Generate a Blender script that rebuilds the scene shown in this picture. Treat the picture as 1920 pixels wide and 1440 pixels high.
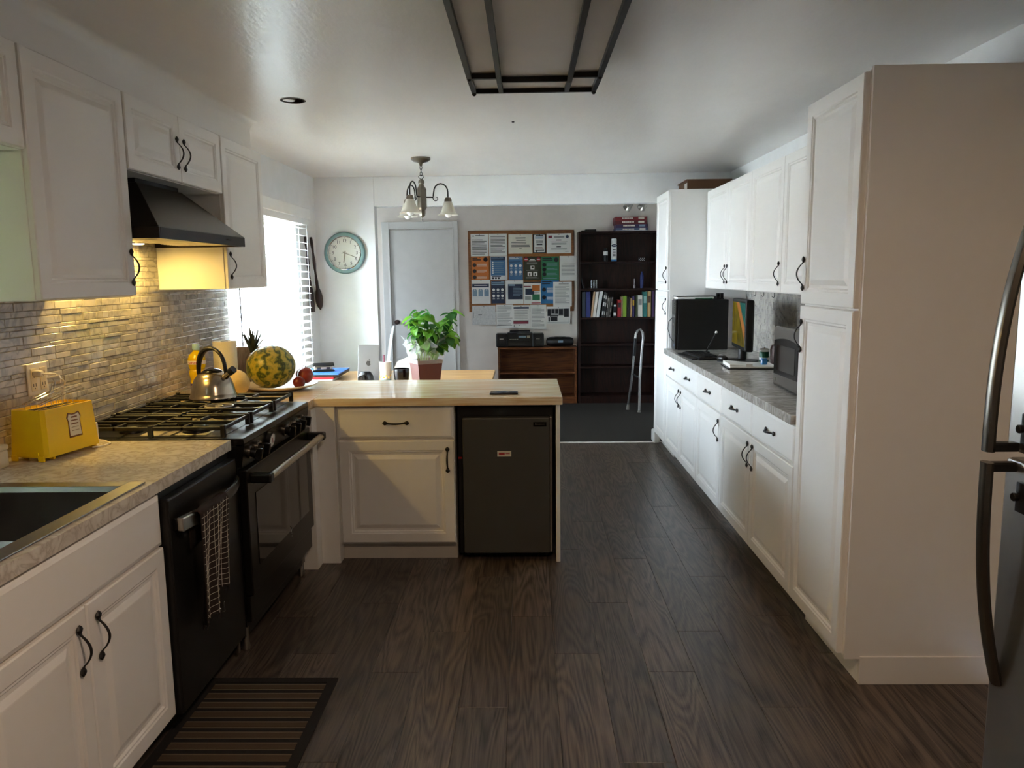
import bpy, bmesh, math, random
from mathutils import Vector, Matrix
random.seed(7)
PI = math.pi
S = bpy.context.scene
for o in list(bpy.data.objects): bpy.data.objects.remove(o)
COL = S.collection

# ------------------------------------------------------------------ camera
FPX, CAMH = 1442.0, 1.55
VPX, VPY, ROLL = 987.0, 517.0, 0.0117
fy = Vector((VPX - 960, -(VPY - 720), -FPX)).normalized()
up = Vector((-ROLL, 1.0, 0.0)); up.z = -(up.x * fy.x + up.y * fy.y) / fy.z; up.normalize()
rt = fy.cross(up)
R = Matrix((rt, fy, up))                      # camera axes -> world
cd = bpy.data.cameras.new('camera'); cd.sensor_width = 36.0; cd.lens = FPX * 36.0 / 1920.0
cd.clip_start = 0.05
cam = bpy.data.objects.new('camera', cd); COL.objects.link(cam)
cam.matrix_world = Matrix.Translation((0, 0, CAMH)) @ R.to_4x4()
S.camera = cam
def at(px, py, Y):                            # photo pixel on the plane at depth Y
    d = R @ Vector((px - 960, -(py - 720), -FPX)); t = Y / d.y
    return Vector((d.x * t, Y, CAMH + d.z * t))

# ------------------------------------------------------------------ sky, exposure
W = bpy.data.worlds.new('world'); S.world = W; W.use_nodes = True
bg = W.node_tree.nodes['Background']; bg.inputs[0].default_value = (0.70, 0.85, 1.0, 1); bg.inputs[1].default_value = 3.7
S.view_settings.view_transform = 'Standard'; S.view_settings.look = 'None'
S.view_settings.exposure = 4.0; S.view_settings.gamma = 1.0; S.view_settings.use_curve_mapping = False
def portal(name, loc, rot, sx, sy):           # guides sky sampling through a window opening
    l = bpy.data.lights.new(name, 'AREA'); l.shape = 'RECTANGLE'; l.size = sx; l.size_y = sy
    l.cycles.is_portal = True
    o = bpy.data.objects.new(name, l); COL.objects.link(o); o.location = loc; o.rotation_euler = rot

# ------------------------------------------------------------------ materials
def lin(h):
    h = h.lstrip('#'); r = []
    for i in (0, 2, 4):
        c = int(h[i:i+2], 16) / 255.0
        r.append(c / 12.92 if c <= .04045 else ((c + .055) / 1.055) ** 2.4)
    return (*r, 1.0)
MATS = {}
def mat(name, col='#cccccc', rough=.5, metal=0.0, bump=0.0, bscale=200.0, vary=0.0, vscale=8.0, spec=.5, stretch=(1, 1, 1),
        emit=None, es=0.0, trans=0.0, coat=0.0, aniso=0.0):
    m = bpy.data.materials.new(name); m.use_nodes = True; nt = m.node_tree; N = nt.nodes; L = nt.links
    b = N['Principled BSDF']; c = lin(col) if isinstance(col, str) else col
    b.inputs['Base Color'].default_value = c; b.inputs['Roughness'].default_value = rough
    b.inputs['Metallic'].default_value = metal; b.inputs['Specular IOR Level'].default_value = spec
    b.inputs['Coat Weight'].default_value = coat
    if trans: b.inputs['Transmission Weight'].default_value = trans
    if emit: b.inputs['Emission Color'].default_value = lin(emit); b.inputs['Emission Strength'].default_value = es
    tc = N.new('ShaderNodeTexCoord'); mp = N.new('ShaderNodeMapping'); mp.inputs['Scale'].default_value = stretch
    L.new(tc.outputs['Object'], mp.inputs['Vector'])
    if True:
        n = N.new('ShaderNodeTexNoise'); n.inputs['Scale'].default_value = vscale; n.inputs['Detail'].default_value = 4
        L.new(mp.outputs[0], n.inputs['Vector'])
        v = vary if vary else .025
        r = N.new('ShaderNodeValToRGB'); r.color_ramp.elements[0].position = .3; r.color_ramp.elements[1].position = .7
        r.color_ramp.elements[0].color = (c[0]*(1-v), c[1]*(1-v), c[2]*(1-v), 1)
        r.color_ramp.elements[1].color = (min(1, c[0]*(1+v)), min(1, c[1]*(1+v)), min(1, c[2]*(1+v)), 1)
        L.new(n.outputs['Fac'], r.inputs[0]); L.new(r.outputs[0], b.inputs['Base Color'])
    if bump:
        n2 = N.new('ShaderNodeTexNoise'); n2.inputs['Scale'].default_value = bscale; n2.inputs['Detail'].default_value = 3
        L.new(mp.outputs[0], n2.inputs['Vector'])
        bp = N.new('ShaderNodeBump'); bp.inputs['Strength'].default_value = bump; bp.inputs['Distance'].default_value = .01
        L.new(n2.outputs['Fac'], bp.inputs['Height']); L.new(bp.outputs[0], b.inputs['Normal'])
    MATS[name] = m; return m
def ramp(N, stops):
    r = N.new('ShaderNodeValToRGB'); e = r.color_ramp.elements
    while len(e) > len(stops): e.remove(e[-1])
    while len(e) < len(stops): e.new(1.0)
    for k, (p, c) in enumerate(stops): e[k].position = p; e[k].color = lin(c) if isinstance(c, str) else c
    return r
def wood(name, dark, light, scale=6.0, axis=0, rough=.45, dist=6.0, rand=False, bump=.08, coat=0.0, spec=.5):
    m = bpy.data.materials.new(name); m.use_nodes = True; nt = m.node_tree; N = nt.nodes; L = nt.links
    b = N['Principled BSDF']; b.inputs['Roughness'].default_value = rough; b.inputs['Coat Weight'].default_value = coat
    b.inputs['Specular IOR Level'].default_value = spec
    g = N.new('ShaderNodeNewGeometry'); vec = g.outputs['Position']
    oi = N.new('ShaderNodeObjectInfo')
    if rand:
        mul = N.new('ShaderNodeVectorMath'); mul.operation = 'SCALE'; mul.inputs[0].default_value = (37.0, 23.0, 11.0)
        L.new(oi.outputs['Random'], mul.inputs['Scale'])
        add = N.new('ShaderNodeVectorMath'); add.operation = 'ADD'; L.new(vec, add.inputs[0]); L.new(mul.outputs[0], add.inputs[1]); vec = add.outputs[0]
    mp = N.new('ShaderNodeMapping'); sc = [1.0, 1.0, 1.0]; sc[axis] = .10; mp.inputs['Scale'].default_value = sc
    L.new(vec, mp.inputs['Vector'])
    n1 = N.new('ShaderNodeTexNoise'); n1.inputs['Scale'].default_value = scale; n1.inputs['Detail'].default_value = 2.0; n1.inputs['Distortion'].default_value = .4
    L.new(mp.outputs[0], n1.inputs['Vector'])
    mm = N.new('ShaderNodeMath'); mm.operation = 'MULTIPLY'; mm.inputs[1].default_value = dist * 2.2; L.new(n1.outputs['Fac'], mm.inputs[0])
    fr = N.new('ShaderNodeMath'); fr.operation = 'PINGPONG'; fr.inputs[1].default_value = .5; L.new(mm.outputs[0], fr.inputs[0])
    mp2 = N.new('ShaderNodeMapping'); sc2 = [1.0, 1.0, 1.0]; sc2[axis] = .03; mp2.inputs['Scale'].default_value = sc2; L.new(vec, mp2.inputs['Vector'])
    n2 = N.new('ShaderNodeTexNoise'); n2.inputs['Scale'].default_value = scale * 25; n2.inputs['Detail'].default_value = 3.0; L.new(mp2.outputs[0], n2.inputs['Vector'])
    mx = N.new('ShaderNodeMath'); mx.operation = 'MULTIPLY_ADD'; mx.inputs[1].default_value = .9; L.new(fr.outputs[0], mx.inputs[0]); L.new(n2.outputs['Fac'], mx.inputs[2])
    r = ramp(N, [(.35, dark), (1.0, light)]); L.new(mx.outputs[0], r.inputs[0])
    out = r.outputs[0]
    if rand:
        hs = N.new('ShaderNodeHueSaturation'); mr = N.new('ShaderNodeMapRange'); mr.inputs['To Min'].default_value = .72; mr.inputs['To Max'].default_value = 1.3
        L.new(oi.outputs['Random'], mr.inputs['Value']); L.new(mr.outputs[0], hs.inputs['Value']); L.new(out, hs.inputs['Color']); out = hs.outputs[0]
    L.new(out, b.inputs['Base Color'])
    bp = N.new('ShaderNodeBump'); bp.inputs['Strength'].default_value = bump; bp.inputs['Distance'].default_value = .004
    L.new(mx.outputs[0], bp.inputs['Height']); L.new(bp.outputs[0], b.inputs['Normal'])
    MATS[name] = m; return m
def marble(name, base, vein, scale=9.0, rough=.3, rand=False, stretch=(1, 1, 1), thin=.03, mid=None):
    m = bpy.data.materials.new(name); m.use_nodes = True; nt = m.node_tree; N = nt.nodes; L = nt.links
    b = N['Principled BSDF']; b.inputs['Roughness'].default_value = rough
    g = N.new('ShaderNodeNewGeometry'); oi = N.new('ShaderNodeObjectInfo'); vec = g.outputs['Position']
    if rand:
        mul = N.new('ShaderNodeVectorMath'); mul.operation = 'SCALE'; mul.inputs[0].default_value = (31.0, 57.0, 23.0); L.new(oi.outputs['Random'], mul.inputs['Scale'])
        add = N.new('ShaderNodeVectorMath'); add.operation = 'ADD'; L.new(vec, add.inputs[0]); L.new(mul.outputs[0], add.inputs[1]); vec = add.outputs[0]
    mp = N.new('ShaderNodeMapping'); mp.inputs['Scale'].default_value = stretch; L.new(vec, mp.inputs['Vector'])
    n = N.new('ShaderNodeTexNoise'); n.inputs['Scale'].default_value = scale; n.inputs['Detail'].default_value = 6; n.inputs['Distortion'].default_value = 1.6
    L.new(mp.outputs[0], n.inputs['Vector'])
    r = ramp(N, [(.36, base), (.5 - thin, mid or base), (.5, vein), (.5 + thin, mid or base), (.68, base)]); L.new(n.outputs['Fac'], r.inputs[0])
    out = r.outputs[0]
    if rand:
        hs = N.new('ShaderNodeHueSaturation'); mr = N.new('ShaderNodeMapRange'); mr.inputs['To Min'].default_value = .84; mr.inputs['To Max'].default_value = 1.08
        L.new(oi.outputs['Random'], mr.inputs['Value']); L.new(mr.outputs[0], hs.inputs['Value']); L.new(out, hs.inputs['Color']); out = hs.outputs[0]
    L.new(out, b.inputs['Base Color']); MATS[name] = m; return m
def sheer(name, col, opacity, rough=.1):      # thin clear film or pane
    m = bpy.data.materials.new(name); m.use_nodes = True; nt = m.node_tree; N = nt.nodes; L = nt.links
    b = N['Principled BSDF']; b.inputs['Base Color'].default_value = lin(col); b.inputs['Roughness'].default_value = rough
    t = N.new('ShaderNodeBsdfTransparent'); mx = N.new('ShaderNodeMixShader'); mx.inputs[0].default_value = opacity
    L.new(t.outputs[0], mx.inputs[1]); L.new(b.outputs[0], mx.inputs[2]); L.new(mx.outputs[0], N['Material Output'].inputs[0])
    MATS[name] = m; return m
def translucent(name, col, amount, rough=.4):
    m = mat(name, col, rough); nt = m.node_tree; N = nt.nodes; L = nt.links; b = N['Principled BSDF']
    t = N.new('ShaderNodeBsdfTranslucent'); t.inputs[0].default_value = lin(col)
    mx = N.new('ShaderNodeMixShader'); mx.inputs[0].default_value = amount
    L.new(b.outputs[0], mx.inputs[1]); L.new(t.outputs[0], mx.inputs[2]); L.new(mx.outputs[0], N['Material Output'].inputs[0]); return m

mat('wall', '#f1f1f0', .6, bump=.05, bscale=120)
mat('wall_taupe', '#ece2d8', .6, bump=.05, bscale=120)
mat('ceiling', '#efece7', .3, bump=.12, bscale=55, vary=.02, stretch=(1, .35, 1))
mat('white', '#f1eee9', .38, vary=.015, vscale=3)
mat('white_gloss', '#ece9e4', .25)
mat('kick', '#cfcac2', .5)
mat('trim', '#e2dfda', .4)
mat('black', '#0c0b0b', .4); mat('black_gloss', '#08080a', .12); mat('iron', '#15110f', .45, bump=.05)
mat('cast', '#090808', .45, bump=.06, bscale=150)
mat('dark_steel', '#2b2927', .32, .7, vary=.05, vscale=30)
mat('hood_steel', '#2f2822', .3, .85, vary=.06, vscale=4, stretch=(1, .2, 6))
mat('dw_steel', '#2e2d2d', .33, .6, vary=.05, vscale=20)
mat('steel', '#b3aea6', .28, 1.0, vary=.06, vscale=12)
mat('kettle_steel', '#b9ad9c', .2, 1.0, vary=.05, vscale=20, stretch=(1, 1, .1))
mat('sink_steel', '#8f9092', .32, 1.0, bump=.05, bscale=300, vary=.08)
mat('micro_steel', '#6f6a66', .35, .8, vary=.05)
mat('chrome', '#d8d6d2', .12, 1.0)
mat('pewter', '#7d756a', .3, .9, vary=.08)
mat('oven_glass', '#060606', .06, coat=.5)
mat('fridge_grey', '#4b4a47', .45, .2)
mat('fridge_steel', '#a9a7a3', .3, .95, bump=.03, bscale=400, vary=.05)
mat('handle_steel', '#6f6a62', .25, .95)
mat('yellow', '#ffd000', .35); mat('yellow_dark', '#7a4a00', .5)
mat('plastic_white', '#eae4d6', .4); mat('cream', '#e8dcc0', .5)
mat('paper', '#e9e6e1', .7); mat('paper_cream', '#e4dccb', .7); mat('paper_grey', '#cfcdca', .7, vary=.15, vscale=60)
mat('ink', '#4a4846', .7); mat('ink_dark', '#1c1d22', .6); mat('ink_light', '#a8a5a2', .7)
mat('p_orange', '#c8702a', .6); mat('p_blue', '#47739c', .6); mat('p_navy', '#27324c', .6); mat('p_olive', '#3b3a26', .6)
mat('p_green', '#2f7a52', .6); mat('p_azure', '#2a72a8', .6); mat('p_red', '#b02c33', .6); mat('p_slate', '#7d93a6', .6); mat('p_teal', '#4e9490', .6)
mat('p_maroon', '#7a2338', .6)
mat('cork', '#a86e3c', .9, bump=.3, bscale=250, vary=.2, vscale=120)
wood('board_frame', '#6d3c17', '#98602c', 14, 0, .5)
wood('bookcase', '#120603', '#2e150b', 7, 2, .42, spec=.3)
wood('lowcase', '#4a2410', '#7a4722', 7, 0, .45, spec=.3)
wood('butcher', '#dab480', '#f6e6c6', 9, 0, .24, dist=3, bump=.03, coat=.5)
wood('table_wood', '#c58f4f', '#e4b87c', 6, 0, .35, dist=3, bump=.03)
wood('dark_wood', '#1c0d08', '#3a1f14', 12, 2, .5)
wood('cutting', '#8b7155', '#b0947a', 10, 2, .6)
wood('plank', '#1f1814', '#63554b', 7.5, 1, .36, dist=7, rand=True, bump=.10)
mat('floor_gap', '#0d0a09', .8)
mat('carpet', '#1d1405', .95, bump=.5, bscale=400, vary=.15, vscale=200)
marble('laminate', '#dfd8cb', '#bcb1a1', 12, .22, thin=.05, mid='#d3cabc')
marble('laminate_right', '#cbc7c0', '#98938c', 7, .2, stretch=(1, 3.5, 1), thin=.07, mid='#b9b4ad')
marble('laminate_edge', '#cfcac3', '#8f8a84', 20, .35, thin=.06)
marble('tile', '#cfc9bf', '#a5a19b', 5, .14, rand=True, thin=.05, mid='#c2bcb3')
mat('grout', '#aaa294', .8)
mat('blind', '#f4f4f2', .45); translucent('slat', '#f4f4f2', .35)
sheer('pane', '#dfe6ea', .08, .02); sheer('film', '#f2f4f4', .26, .12)
mat('frosted', '#dcd8cc', .35); translucent('shade', '#e6e2d6', .4)
mat('bulb', '#f5f4f0', .3)
mat('diffuser', '#cdc5bd', .5); mat('bronze', '#120e0b', .45, .1)
mat('teal_ring', '#7f9f9d', .35); mat('clock_face', '#efece3', .5); mat('gold_hand', '#8d8272', .35, .6)
mat('towel', '#2b201c', .9, bump=.3, bscale=600); mat('towel_line', '#d5cdc2', .9)
mat('rug_dark', '#15110f', .95, bump=.4, bscale=500); mat('rug_tan', '#4c3b2b', .95, bump=.4, bscale=500); mat('rug_light', '#6b5d4c', .95, bump=.4, bscale=500)
mat('oil', '#d8b400', .12, coat=.4); mat('oil_green', '#9aa200', .15); mat('cap_blue', '#9fc3cf', .4); mat('label_purple', '#3b2a66', .5)
mat('towel_paper', '#efe6cf', .85, bump=.25, bscale=90)
mat('melon_cream', '#e0c27c', .55, bump=.2, bscale=60, vary=.12, vscale=20)
mat('pine_leaf', '#3f4a34', .5, vary=.2); mat('pine_body', '#a9782e', .6, bump=.5, bscale=40, vary=.3, vscale=30)
mat('mango', '#8e2f1c', .35, vary=.35, vscale=9); mat('apple', '#7a2418', .3, vary=.3, vscale=10)
mat('platter', '#e9ddc9', .3)
mat('pot', '#5a2a1f', .45, vary=.05); mat('soil', '#2a1c12', .95, bump=.5)
translucent('leaf', '#70a838', .4); translucent('leaf_dark', '#35702a', .3); mat('stem', '#6f8a3a', .6)
mat('navy', '#1c2c66', .5); mat('folder_blue', '#3f78cf', .4); mat('folder_red', '#d02030', .5)
mat('tablet', '#6a6561', .4, .5); mat('tablet_logo', '#4b4540', .25, .6)
mat('glass_clear', '#e8eef0', .05, trans=1.0, spec=.5)
mat('box_brown', '#6b4a32', .8); mat('screen_teal', '#2f8a84', .3); mat('can_green', '#0c5a40', .35)
mat('alu', '#b8b5b0', .3, .9); mat('rubber', '#8a8478', .7); mat('leather', '#3a211a', .5, bump=.5, bscale=50)
mat('reflection_tone', '#d3c8b2', .3, .45)  # pale tone standing in for hood light reflected on the burner tray
mat('pale_brick', '#d8c6bc', .8, vary=.1); mat('hedge', '#94a070', .9, vary=.3, vscale=20, bump=.5, bscale=20); mat('pale_ground', '#cfcdc6', .95, vary=.2, vscale=10)  # brick and outside ground made pale to bounce light into the room
mat('red_dot', '#b01818', .4)

# watermelon rind: mottled stripes round the long axis
m = mat('rind', '#5c6d1c', .35); N = m.node_tree.nodes; L = m.node_tree.links; b = N['Principled BSDF']
tc = N.new('ShaderNodeTexCoord'); n1 = N.new('ShaderNodeTexNoise'); n1.inputs['Scale'].default_value = 22; n1.inputs['Detail'].default_value = 5
sp = N.new('ShaderNodeSeparateXYZ'); L.new(tc.outputs['Object'], sp.inputs[0]); L.new(tc.outputs['Object'], n1.inputs['Vector'])
an = N.new('ShaderNodeMath'); an.operation = 'ARCTAN2'; L.new(sp.outputs['X'], an.inputs[0]); L.new(sp.outputs['Y'], an.inputs[1])
ma = N.new('ShaderNodeMath'); ma.operation = 'MULTIPLY_ADD'; ma.inputs[1].default_value = 9; L.new(an.outputs[0], ma.inputs[0])
nm = N.new('ShaderNodeMath'); nm.operation = 'MULTIPLY'; nm.inputs[1].default_value = 19; L.new(n1.outputs['Fac'], nm.inputs[0]); L.new(nm.outputs[0], ma.inputs[2])
sn = N.new('ShaderNodeMath'); sn.operation = 'SINE'; L.new(ma.outputs[0], sn.inputs[0])
rr = ramp(N, [(0.0, '#3f4a1a'), (.30, '#767c22'), (1.0, '#b9a334')]); mr = N.new('ShaderNodeMapRange'); mr.inputs['From Min'].default_value = -1
L.new(sn.outputs[0], mr.inputs['Value']); L.new(mr.outputs[0], rr.inputs[0]); L.new(rr.outputs[0], b.inputs['Base Color'])
# monitor picture: a teal, orange and olive abstract landscape that gives off light
m = mat('screen', '#101010', .2); N = m.node_tree.nodes; L = m.node_tree.links; b = N['Principled BSDF']
tc = N.new('ShaderNodeTexCoord'); mp = N.new('ShaderNodeMapping'); L.new(tc.outputs['Object'], mp.inputs[0])
sp = N.new('ShaderNodeSeparateXYZ'); L.new(mp.outputs[0], sp.inputs[0])
dg = N.new('ShaderNodeMath'); dg.operation = 'MULTIPLY_ADD'; dg.inputs[1].default_value = -.78; L.new(sp.outputs['Y'], dg.inputs[0]); L.new(sp.outputs['Z'], dg.inputs[2])
n1 = N.new('ShaderNodeTexNoise'); n1.inputs['Scale'].default_value = 30; mpn = N.new('ShaderNodeMapping'); mpn.inputs['Scale'].default_value = (1, 1, .25)
L.new(tc.outputs['Object'], mpn.inputs[0]); L.new(mpn.outputs[0], n1.inputs['Vector'])
ol = ramp(N, [(.35, '#3f3b08'), (.6, '#8a7a16'), (.75, '#b08a1c')]); L.new(n1.outputs['Fac'], ol.inputs[0])
sk = ramp(N, [(.4, '#2a6a62'), (.62, '#3f8d80'), (.7, '#b7c9b0')]); L.new(n1.outputs['Fac'], sk.inputs[0])
st = ramp(N, [(.0, (0, 0, 0, 1)), (.5, (0, 0, 0, 1)), (.505, (1, 1, 1, 1))]); mr = N.new('ShaderNodeMapRange'); mr.inputs['From Min'].default_value = -.3; mr.inputs['From Max'].default_value = .7
L.new(dg.outputs[0], mr.inputs['Value']); L.new(mr.outputs[0], st.inputs[0])
mx1 = N.new('ShaderNodeMix'); mx1.data_type = 'RGBA'; L.new(st.outputs[0], mx1.inputs['Factor']); L.new(ol.outputs[0], mx1.inputs['A']); L.new(sk.outputs[0], mx1.inputs['B'])
bd = ramp(N, [(.0, (0, 0, 0, 1)), (.44, (0, 0, 0, 1)), (.45, (1, 1, 1, 1)), (.53, (1, 1, 1, 1)), (.54, (0, 0, 0, 1))]); L.new(mr.outputs[0], bd.inputs[0])
mx2 = N.new('ShaderNodeMix'); mx2.data_type = 'RGBA'; mx2.inputs['B'].default_value = lin('#c98648'); L.new(bd.outputs[0], mx2.inputs['Factor']); L.new(mx1.outputs['Result'], mx2.inputs['A'])
L.new(mx2.outputs['Result'], b.inputs['Emission Color']); b.inputs['Emission Strength'].default_value = .034
SCREEN = (mp, mpn)

# ------------------------------------------------------------------ mesh building
WL = {}                                       # world position of every unrotated thing or part
class MB:
    def __init__(s): s.v = []; s.f = []; s.m = []
    def add(s, vs, fs, mi=0):
        n = len(s.v); s.v += [Vector(v) for v in vs]; s.f += [[i + n for i in f] for f in fs]; s.m += [mi] * len(fs); return s
    def box(s, x0, x1, y0, y1, z0, z1, mi=0):
        v = [(x, y, z) for x in (x0, x1) for y in (y0, y1) for z in (z0, z1)]
        return s.add(v, [(0, 1, 3, 2), (4, 6, 7, 5), (0, 4, 5, 1), (2, 3, 7, 6), (0, 2, 6, 4), (1, 5, 7, 3)], mi)
    def cbox(s, c, d, M=None, mi=0):
        n = len(s.v); s.box(-d[0]/2, d[0]/2, -d[1]/2, d[1]/2, -d[2]/2, d[2]/2, mi)
        for i in range(n, len(s.v)): s.v[i] = (M @ s.v[i] if M else s.v[i]) + Vector(c)
        return s
    def bar(s, p, q, w, h=None, mi=0):        # square bar between two points
        p = Vector(p); q = Vector(q); d = (q - p); l = d.length; h = h or w
        M = d.to_track_quat('X', 'Z').to_matrix(); return s.cbox((p + q) / 2, (l, w, h), M, mi)
    def loft(s, rings, mi=0, cap=True, closed=True):
        n = len(s.v); k = len(rings[0])
        for r in rings: s.v += [Vector(p) for p in r]
        for a in range(len(rings) - 1):
            for i in range(k if closed else k - 1):
                j = (i + 1) % k; s.f.append([n + a*k + i, n + a*k + j, n + (a+1)*k + j, n + (a+1)*k + i]); s.m.append(mi)
        if cap:
            s.f.append([n + i for i in range(k)][::-1]); s.m.append(mi)
            e = n + (len(rings) - 1) * k; s.f.append([e + i for i in range(k)]); s.m.append(mi)
        return s
    def tube(s, path, r, n=8, mi=0, cap=True, flat=1.0, upv=(0, 0, 1)):
        P = [Vector(p) for p in path]; rings = []
        rr = r if isinstance(r, (list, tuple)) else [r] * len(P); upv = Vector(upv); prev = None
        for i, p in enumerate(P):
            t = (P[min(i+1, len(P)-1)] - P[max(i-1, 0)]).normalized()
            if prev is None:
                a = upv if abs(t.dot(upv)) < .9 else Vector((1, 0, 0)); a = (a - t * a.dot(t)).normalized()
            else: a = (prev - t * prev.dot(t)).normalized()
            prev = a; bb = t.cross(a)
            rings.append([p + (a * math.cos(k*2*PI/n) * flat + bb * math.sin(k*2*PI/n)) * rr[i] for k in range(n)])
        return s.loft(rings, mi, cap)
    def lathe(s, prof, c=(0, 0, 0), n=24, mi=0, cap=True, M=None):
        c = Vector(c); rings = []
        for r, z in prof:
            ring = [Vector((max(r, .0002) * math.cos(2*PI*k/n), max(r, .0002) * math.sin(2*PI*k/n), z)) for k in range(n)]
            rings.append([(M @ p if M else p) + c for p in ring])
        return s.loft(rings, mi, cap)
    def cyl(s, p, q, r, n=16, mi=0, r2=None):
        p = Vector(p); q = Vector(q); M = (q - p).to_track_quat('Z', 'Y').to_matrix(); l = (q - p).length
        return s.lathe([(r, 0), (r2 if r2 is not None else r, l)], p, n, mi, True, M)
    def ball(s, c, rad, n=16, m=10, mi=0):
        rx, ry, rz = rad if isinstance(rad, (tuple, list)) else (rad,) * 3
        rings = []
        for a in range(m + 1):
            t = -PI/2 + PI * a / m; k = max(math.cos(t), .001)
            rings.append([(c[0] + rx*k*math.cos(2*PI*i/n), c[1] + ry*k*math.sin(2*PI*i/n), c[2] + rz*math.sin(t)) for i in range(n)])
        return s.loft(rings, mi)
    def prism(s, poly, d0, d1, f, mi=0):      # 2-D outline extruded; f(a, b, d) -> point
        k = len(poly); v = [f(a, b_, d0) for a, b_ in poly] + [f(a, b_, d1) for a, b_ in poly]
        fs = [list(range(k))[::-1], list(range(k, 2*k))] + [[i, (i+1) % k, k + (i+1) % k, k + i] for i in range(k)]
        return s.add(v, fs, mi)
    def torus(s, c, R_, r, n=24, m=8, M=None, mi=0, arc=1.0):
        c = Vector(c); pts = []
        for i in range(n + 1):
            a = 2*PI*arc*i/n; p = Vector((R_*math.cos(a), R_*math.sin(a), 0)); pts.append((M @ p if M else p) + c)
        return s.tube(pts, r, m, mi, arc < 1.0)
    def build(s, name, mats, parent=None, smooth=False, bevel=0.0, local=False, seg=2, subd=0, ang=35):
        off = Vector((0, 0, 0)) if (local or parent is None) else WL.get(parent, Vector())
        me = bpy.data.meshes.new(name); me.from_pydata([v - off for v in s.v], [], s.f)
        ms = mats if isinstance(mats, (list, tuple)) else [mats]
        for q in ms: me.materials.append(MATS[q])
        if len(ms) > 1: me.polygons.foreach_set('material_index', s.m)
        bm = bmesh.new(); bm.from_mesh(me); bmesh.ops.recalc_face_normals(bm, faces=bm.faces); bm.to_mesh(me); bm.free()
        if smooth: me.shade_smooth(); me.set_sharp_from_angle(angle=math.radians(ang))
        o = bpy.data.objects.new(name, me); COL.objects.link(o)
        if parent is not None: o.parent = parent
        if not local: WL[o] = off.copy()
        if bevel:
            q = o.modifiers.new('bevel', 'BEVEL'); q.width = bevel; q.segments = seg; q.limit_method = 'ANGLE'; q.angle_limit = math.radians(40)
        if subd:
            q = o.modifiers.new('subdivision', 'SUBSURF'); q.levels = subd; q.render_levels = subd
        return o
def thing(name, label, cat, loc=(0, 0, 0), rotz=0.0, group=None):
    o = bpy.data.objects.new(name, None); o.empty_display_size = .05; COL.objects.link(o)
    o.location = loc; o.rotation_euler = (0, 0, rotz); o['label'] = label; o['category'] = cat
    if group: o['group'] = group
    WL[o] = Vector(loc); return o
def tag(o, label, cat, group=None, recentre=True):
    o['label'] = label; o['category'] = cat
    if group: o['group'] = group
    if recentre and o.parent is None and o.type == 'MESH' and o.location.length < 1e-6:
        vs = o.data.vertices; k = len(vs)
        c = Vector((sum(v.co.x for v in vs)/k, sum(v.co.y for v in vs)/k, min(v.co.z for v in vs)))
        o.data.transform(Matrix.Translation(-c)); o.location = c; WL[o] = c
    return o
def struct(o): o['kind'] = 'structure'; return o
def lab(o, t): o['label'] = t; return o
def text(body, size, m, parent, loc, rot, name='lettering', ext=.0006, local=False, sx=1.0):
    c = bpy.data.curves.new('txt', 'FONT'); c.body = body; c.size = size; c.align_x = 'CENTER'; c.align_y = 'CENTER'; c.extrude = ext; c.resolution_u = 3
    t = bpy.data.objects.new('txt', c); COL.objects.link(t)
    dg = bpy.context.evaluated_depsgraph_get(); me = bpy.data.meshes.new_from_object(t.evaluated_get(dg))
    bpy.data.objects.remove(t)
    M = Matrix.Translation(Vector(loc) - (Vector() if local else WL.get(parent, Vector()))) @ rot.to_4x4() @ Matrix.Diagonal((sx, 1, 1, 1))
    me.transform(M); me.materials.clear(); me.materials.append(MATS[m]); me.name = name
    o = bpy.data.objects.new(name, me); COL.objects.link(o); o.parent = parent; WL[o] = WL.get(parent, Vector()); return o
FACE_MY = Matrix.Rotation(PI/2, 3, 'X')       # lettering that faces the camera (-Y)
FACE_PX = Matrix.Rotation(PI/2, 3, 'Z') @ FACE_MY
FACE_MX = Matrix.Rotation(-PI/2, 3, 'Z') @ FACE_MY

# ------------------------------------------------------------------ the setting
XL, XR, YB, YF, ZC = -1.90, 1.82, 7.03, 9.53, 2.44
def holed(mb, a0, a1, z0, z1, holes, f):      # wall slab with rectangular openings; f(a0,a1,z0,z1) adds a box
    cuts = sorted({a0, a1, *[h for q in holes for h in q[:2]]})
    for p, q in zip(cuts, cuts[1:]):
        hs = [h for h in holes if h[0] <= p and h[1] >= q]
        if not hs: f(p, q, z0, z1)
        else:
            h = hs[0]
            if h[2] > z0: f(p, q, z0, h[2])
            if h[3] < z1: f(p, q, h[3], z1)
W1 = (4.80, 6.42, .62, 2.0); W2 = (1.45, 2.30, 1.12, 1.85); W3 = (8.42, 9.05, 1.0, 1.92)
mb = MB(); holed(mb, -2.5, YB + .12, 0, ZC, [W1, W2], lambda a, b_, c, d: mb.box(XL - .15, XL, a, b_, c, d)); wall_left = struct(mb.build('wall_left', 'wall'))
mb = MB().box(-3.2, -1.36, YB, YB + .12, 0, ZC).box(-1.36, XR, YB, YB + .12, 2.18, ZC); struct(mb.build('wall_back', 'wall', bevel=.004))
struct(MB().box(-3.2, XR + .15, YF, YF + .15, 0, ZC).build('wall_far', 'wall_taupe'))
struct(MB().box(XR, XR + .15, -2.5, YF, 0, ZC).build('wall_right', 'wall'))
mb = MB(); holed(mb, YB + .12, YF, 0, ZC, [W3], lambda a, b_, c, d: mb.box(-3.35, -3.2, a, b_, c, d)); struct(mb.build('wall_office', 'wall_taupe'))
struct(MB().box(XL, XR, -2.65, -2.5, 0, ZC).build('wall_front', 'wall'))
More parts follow.
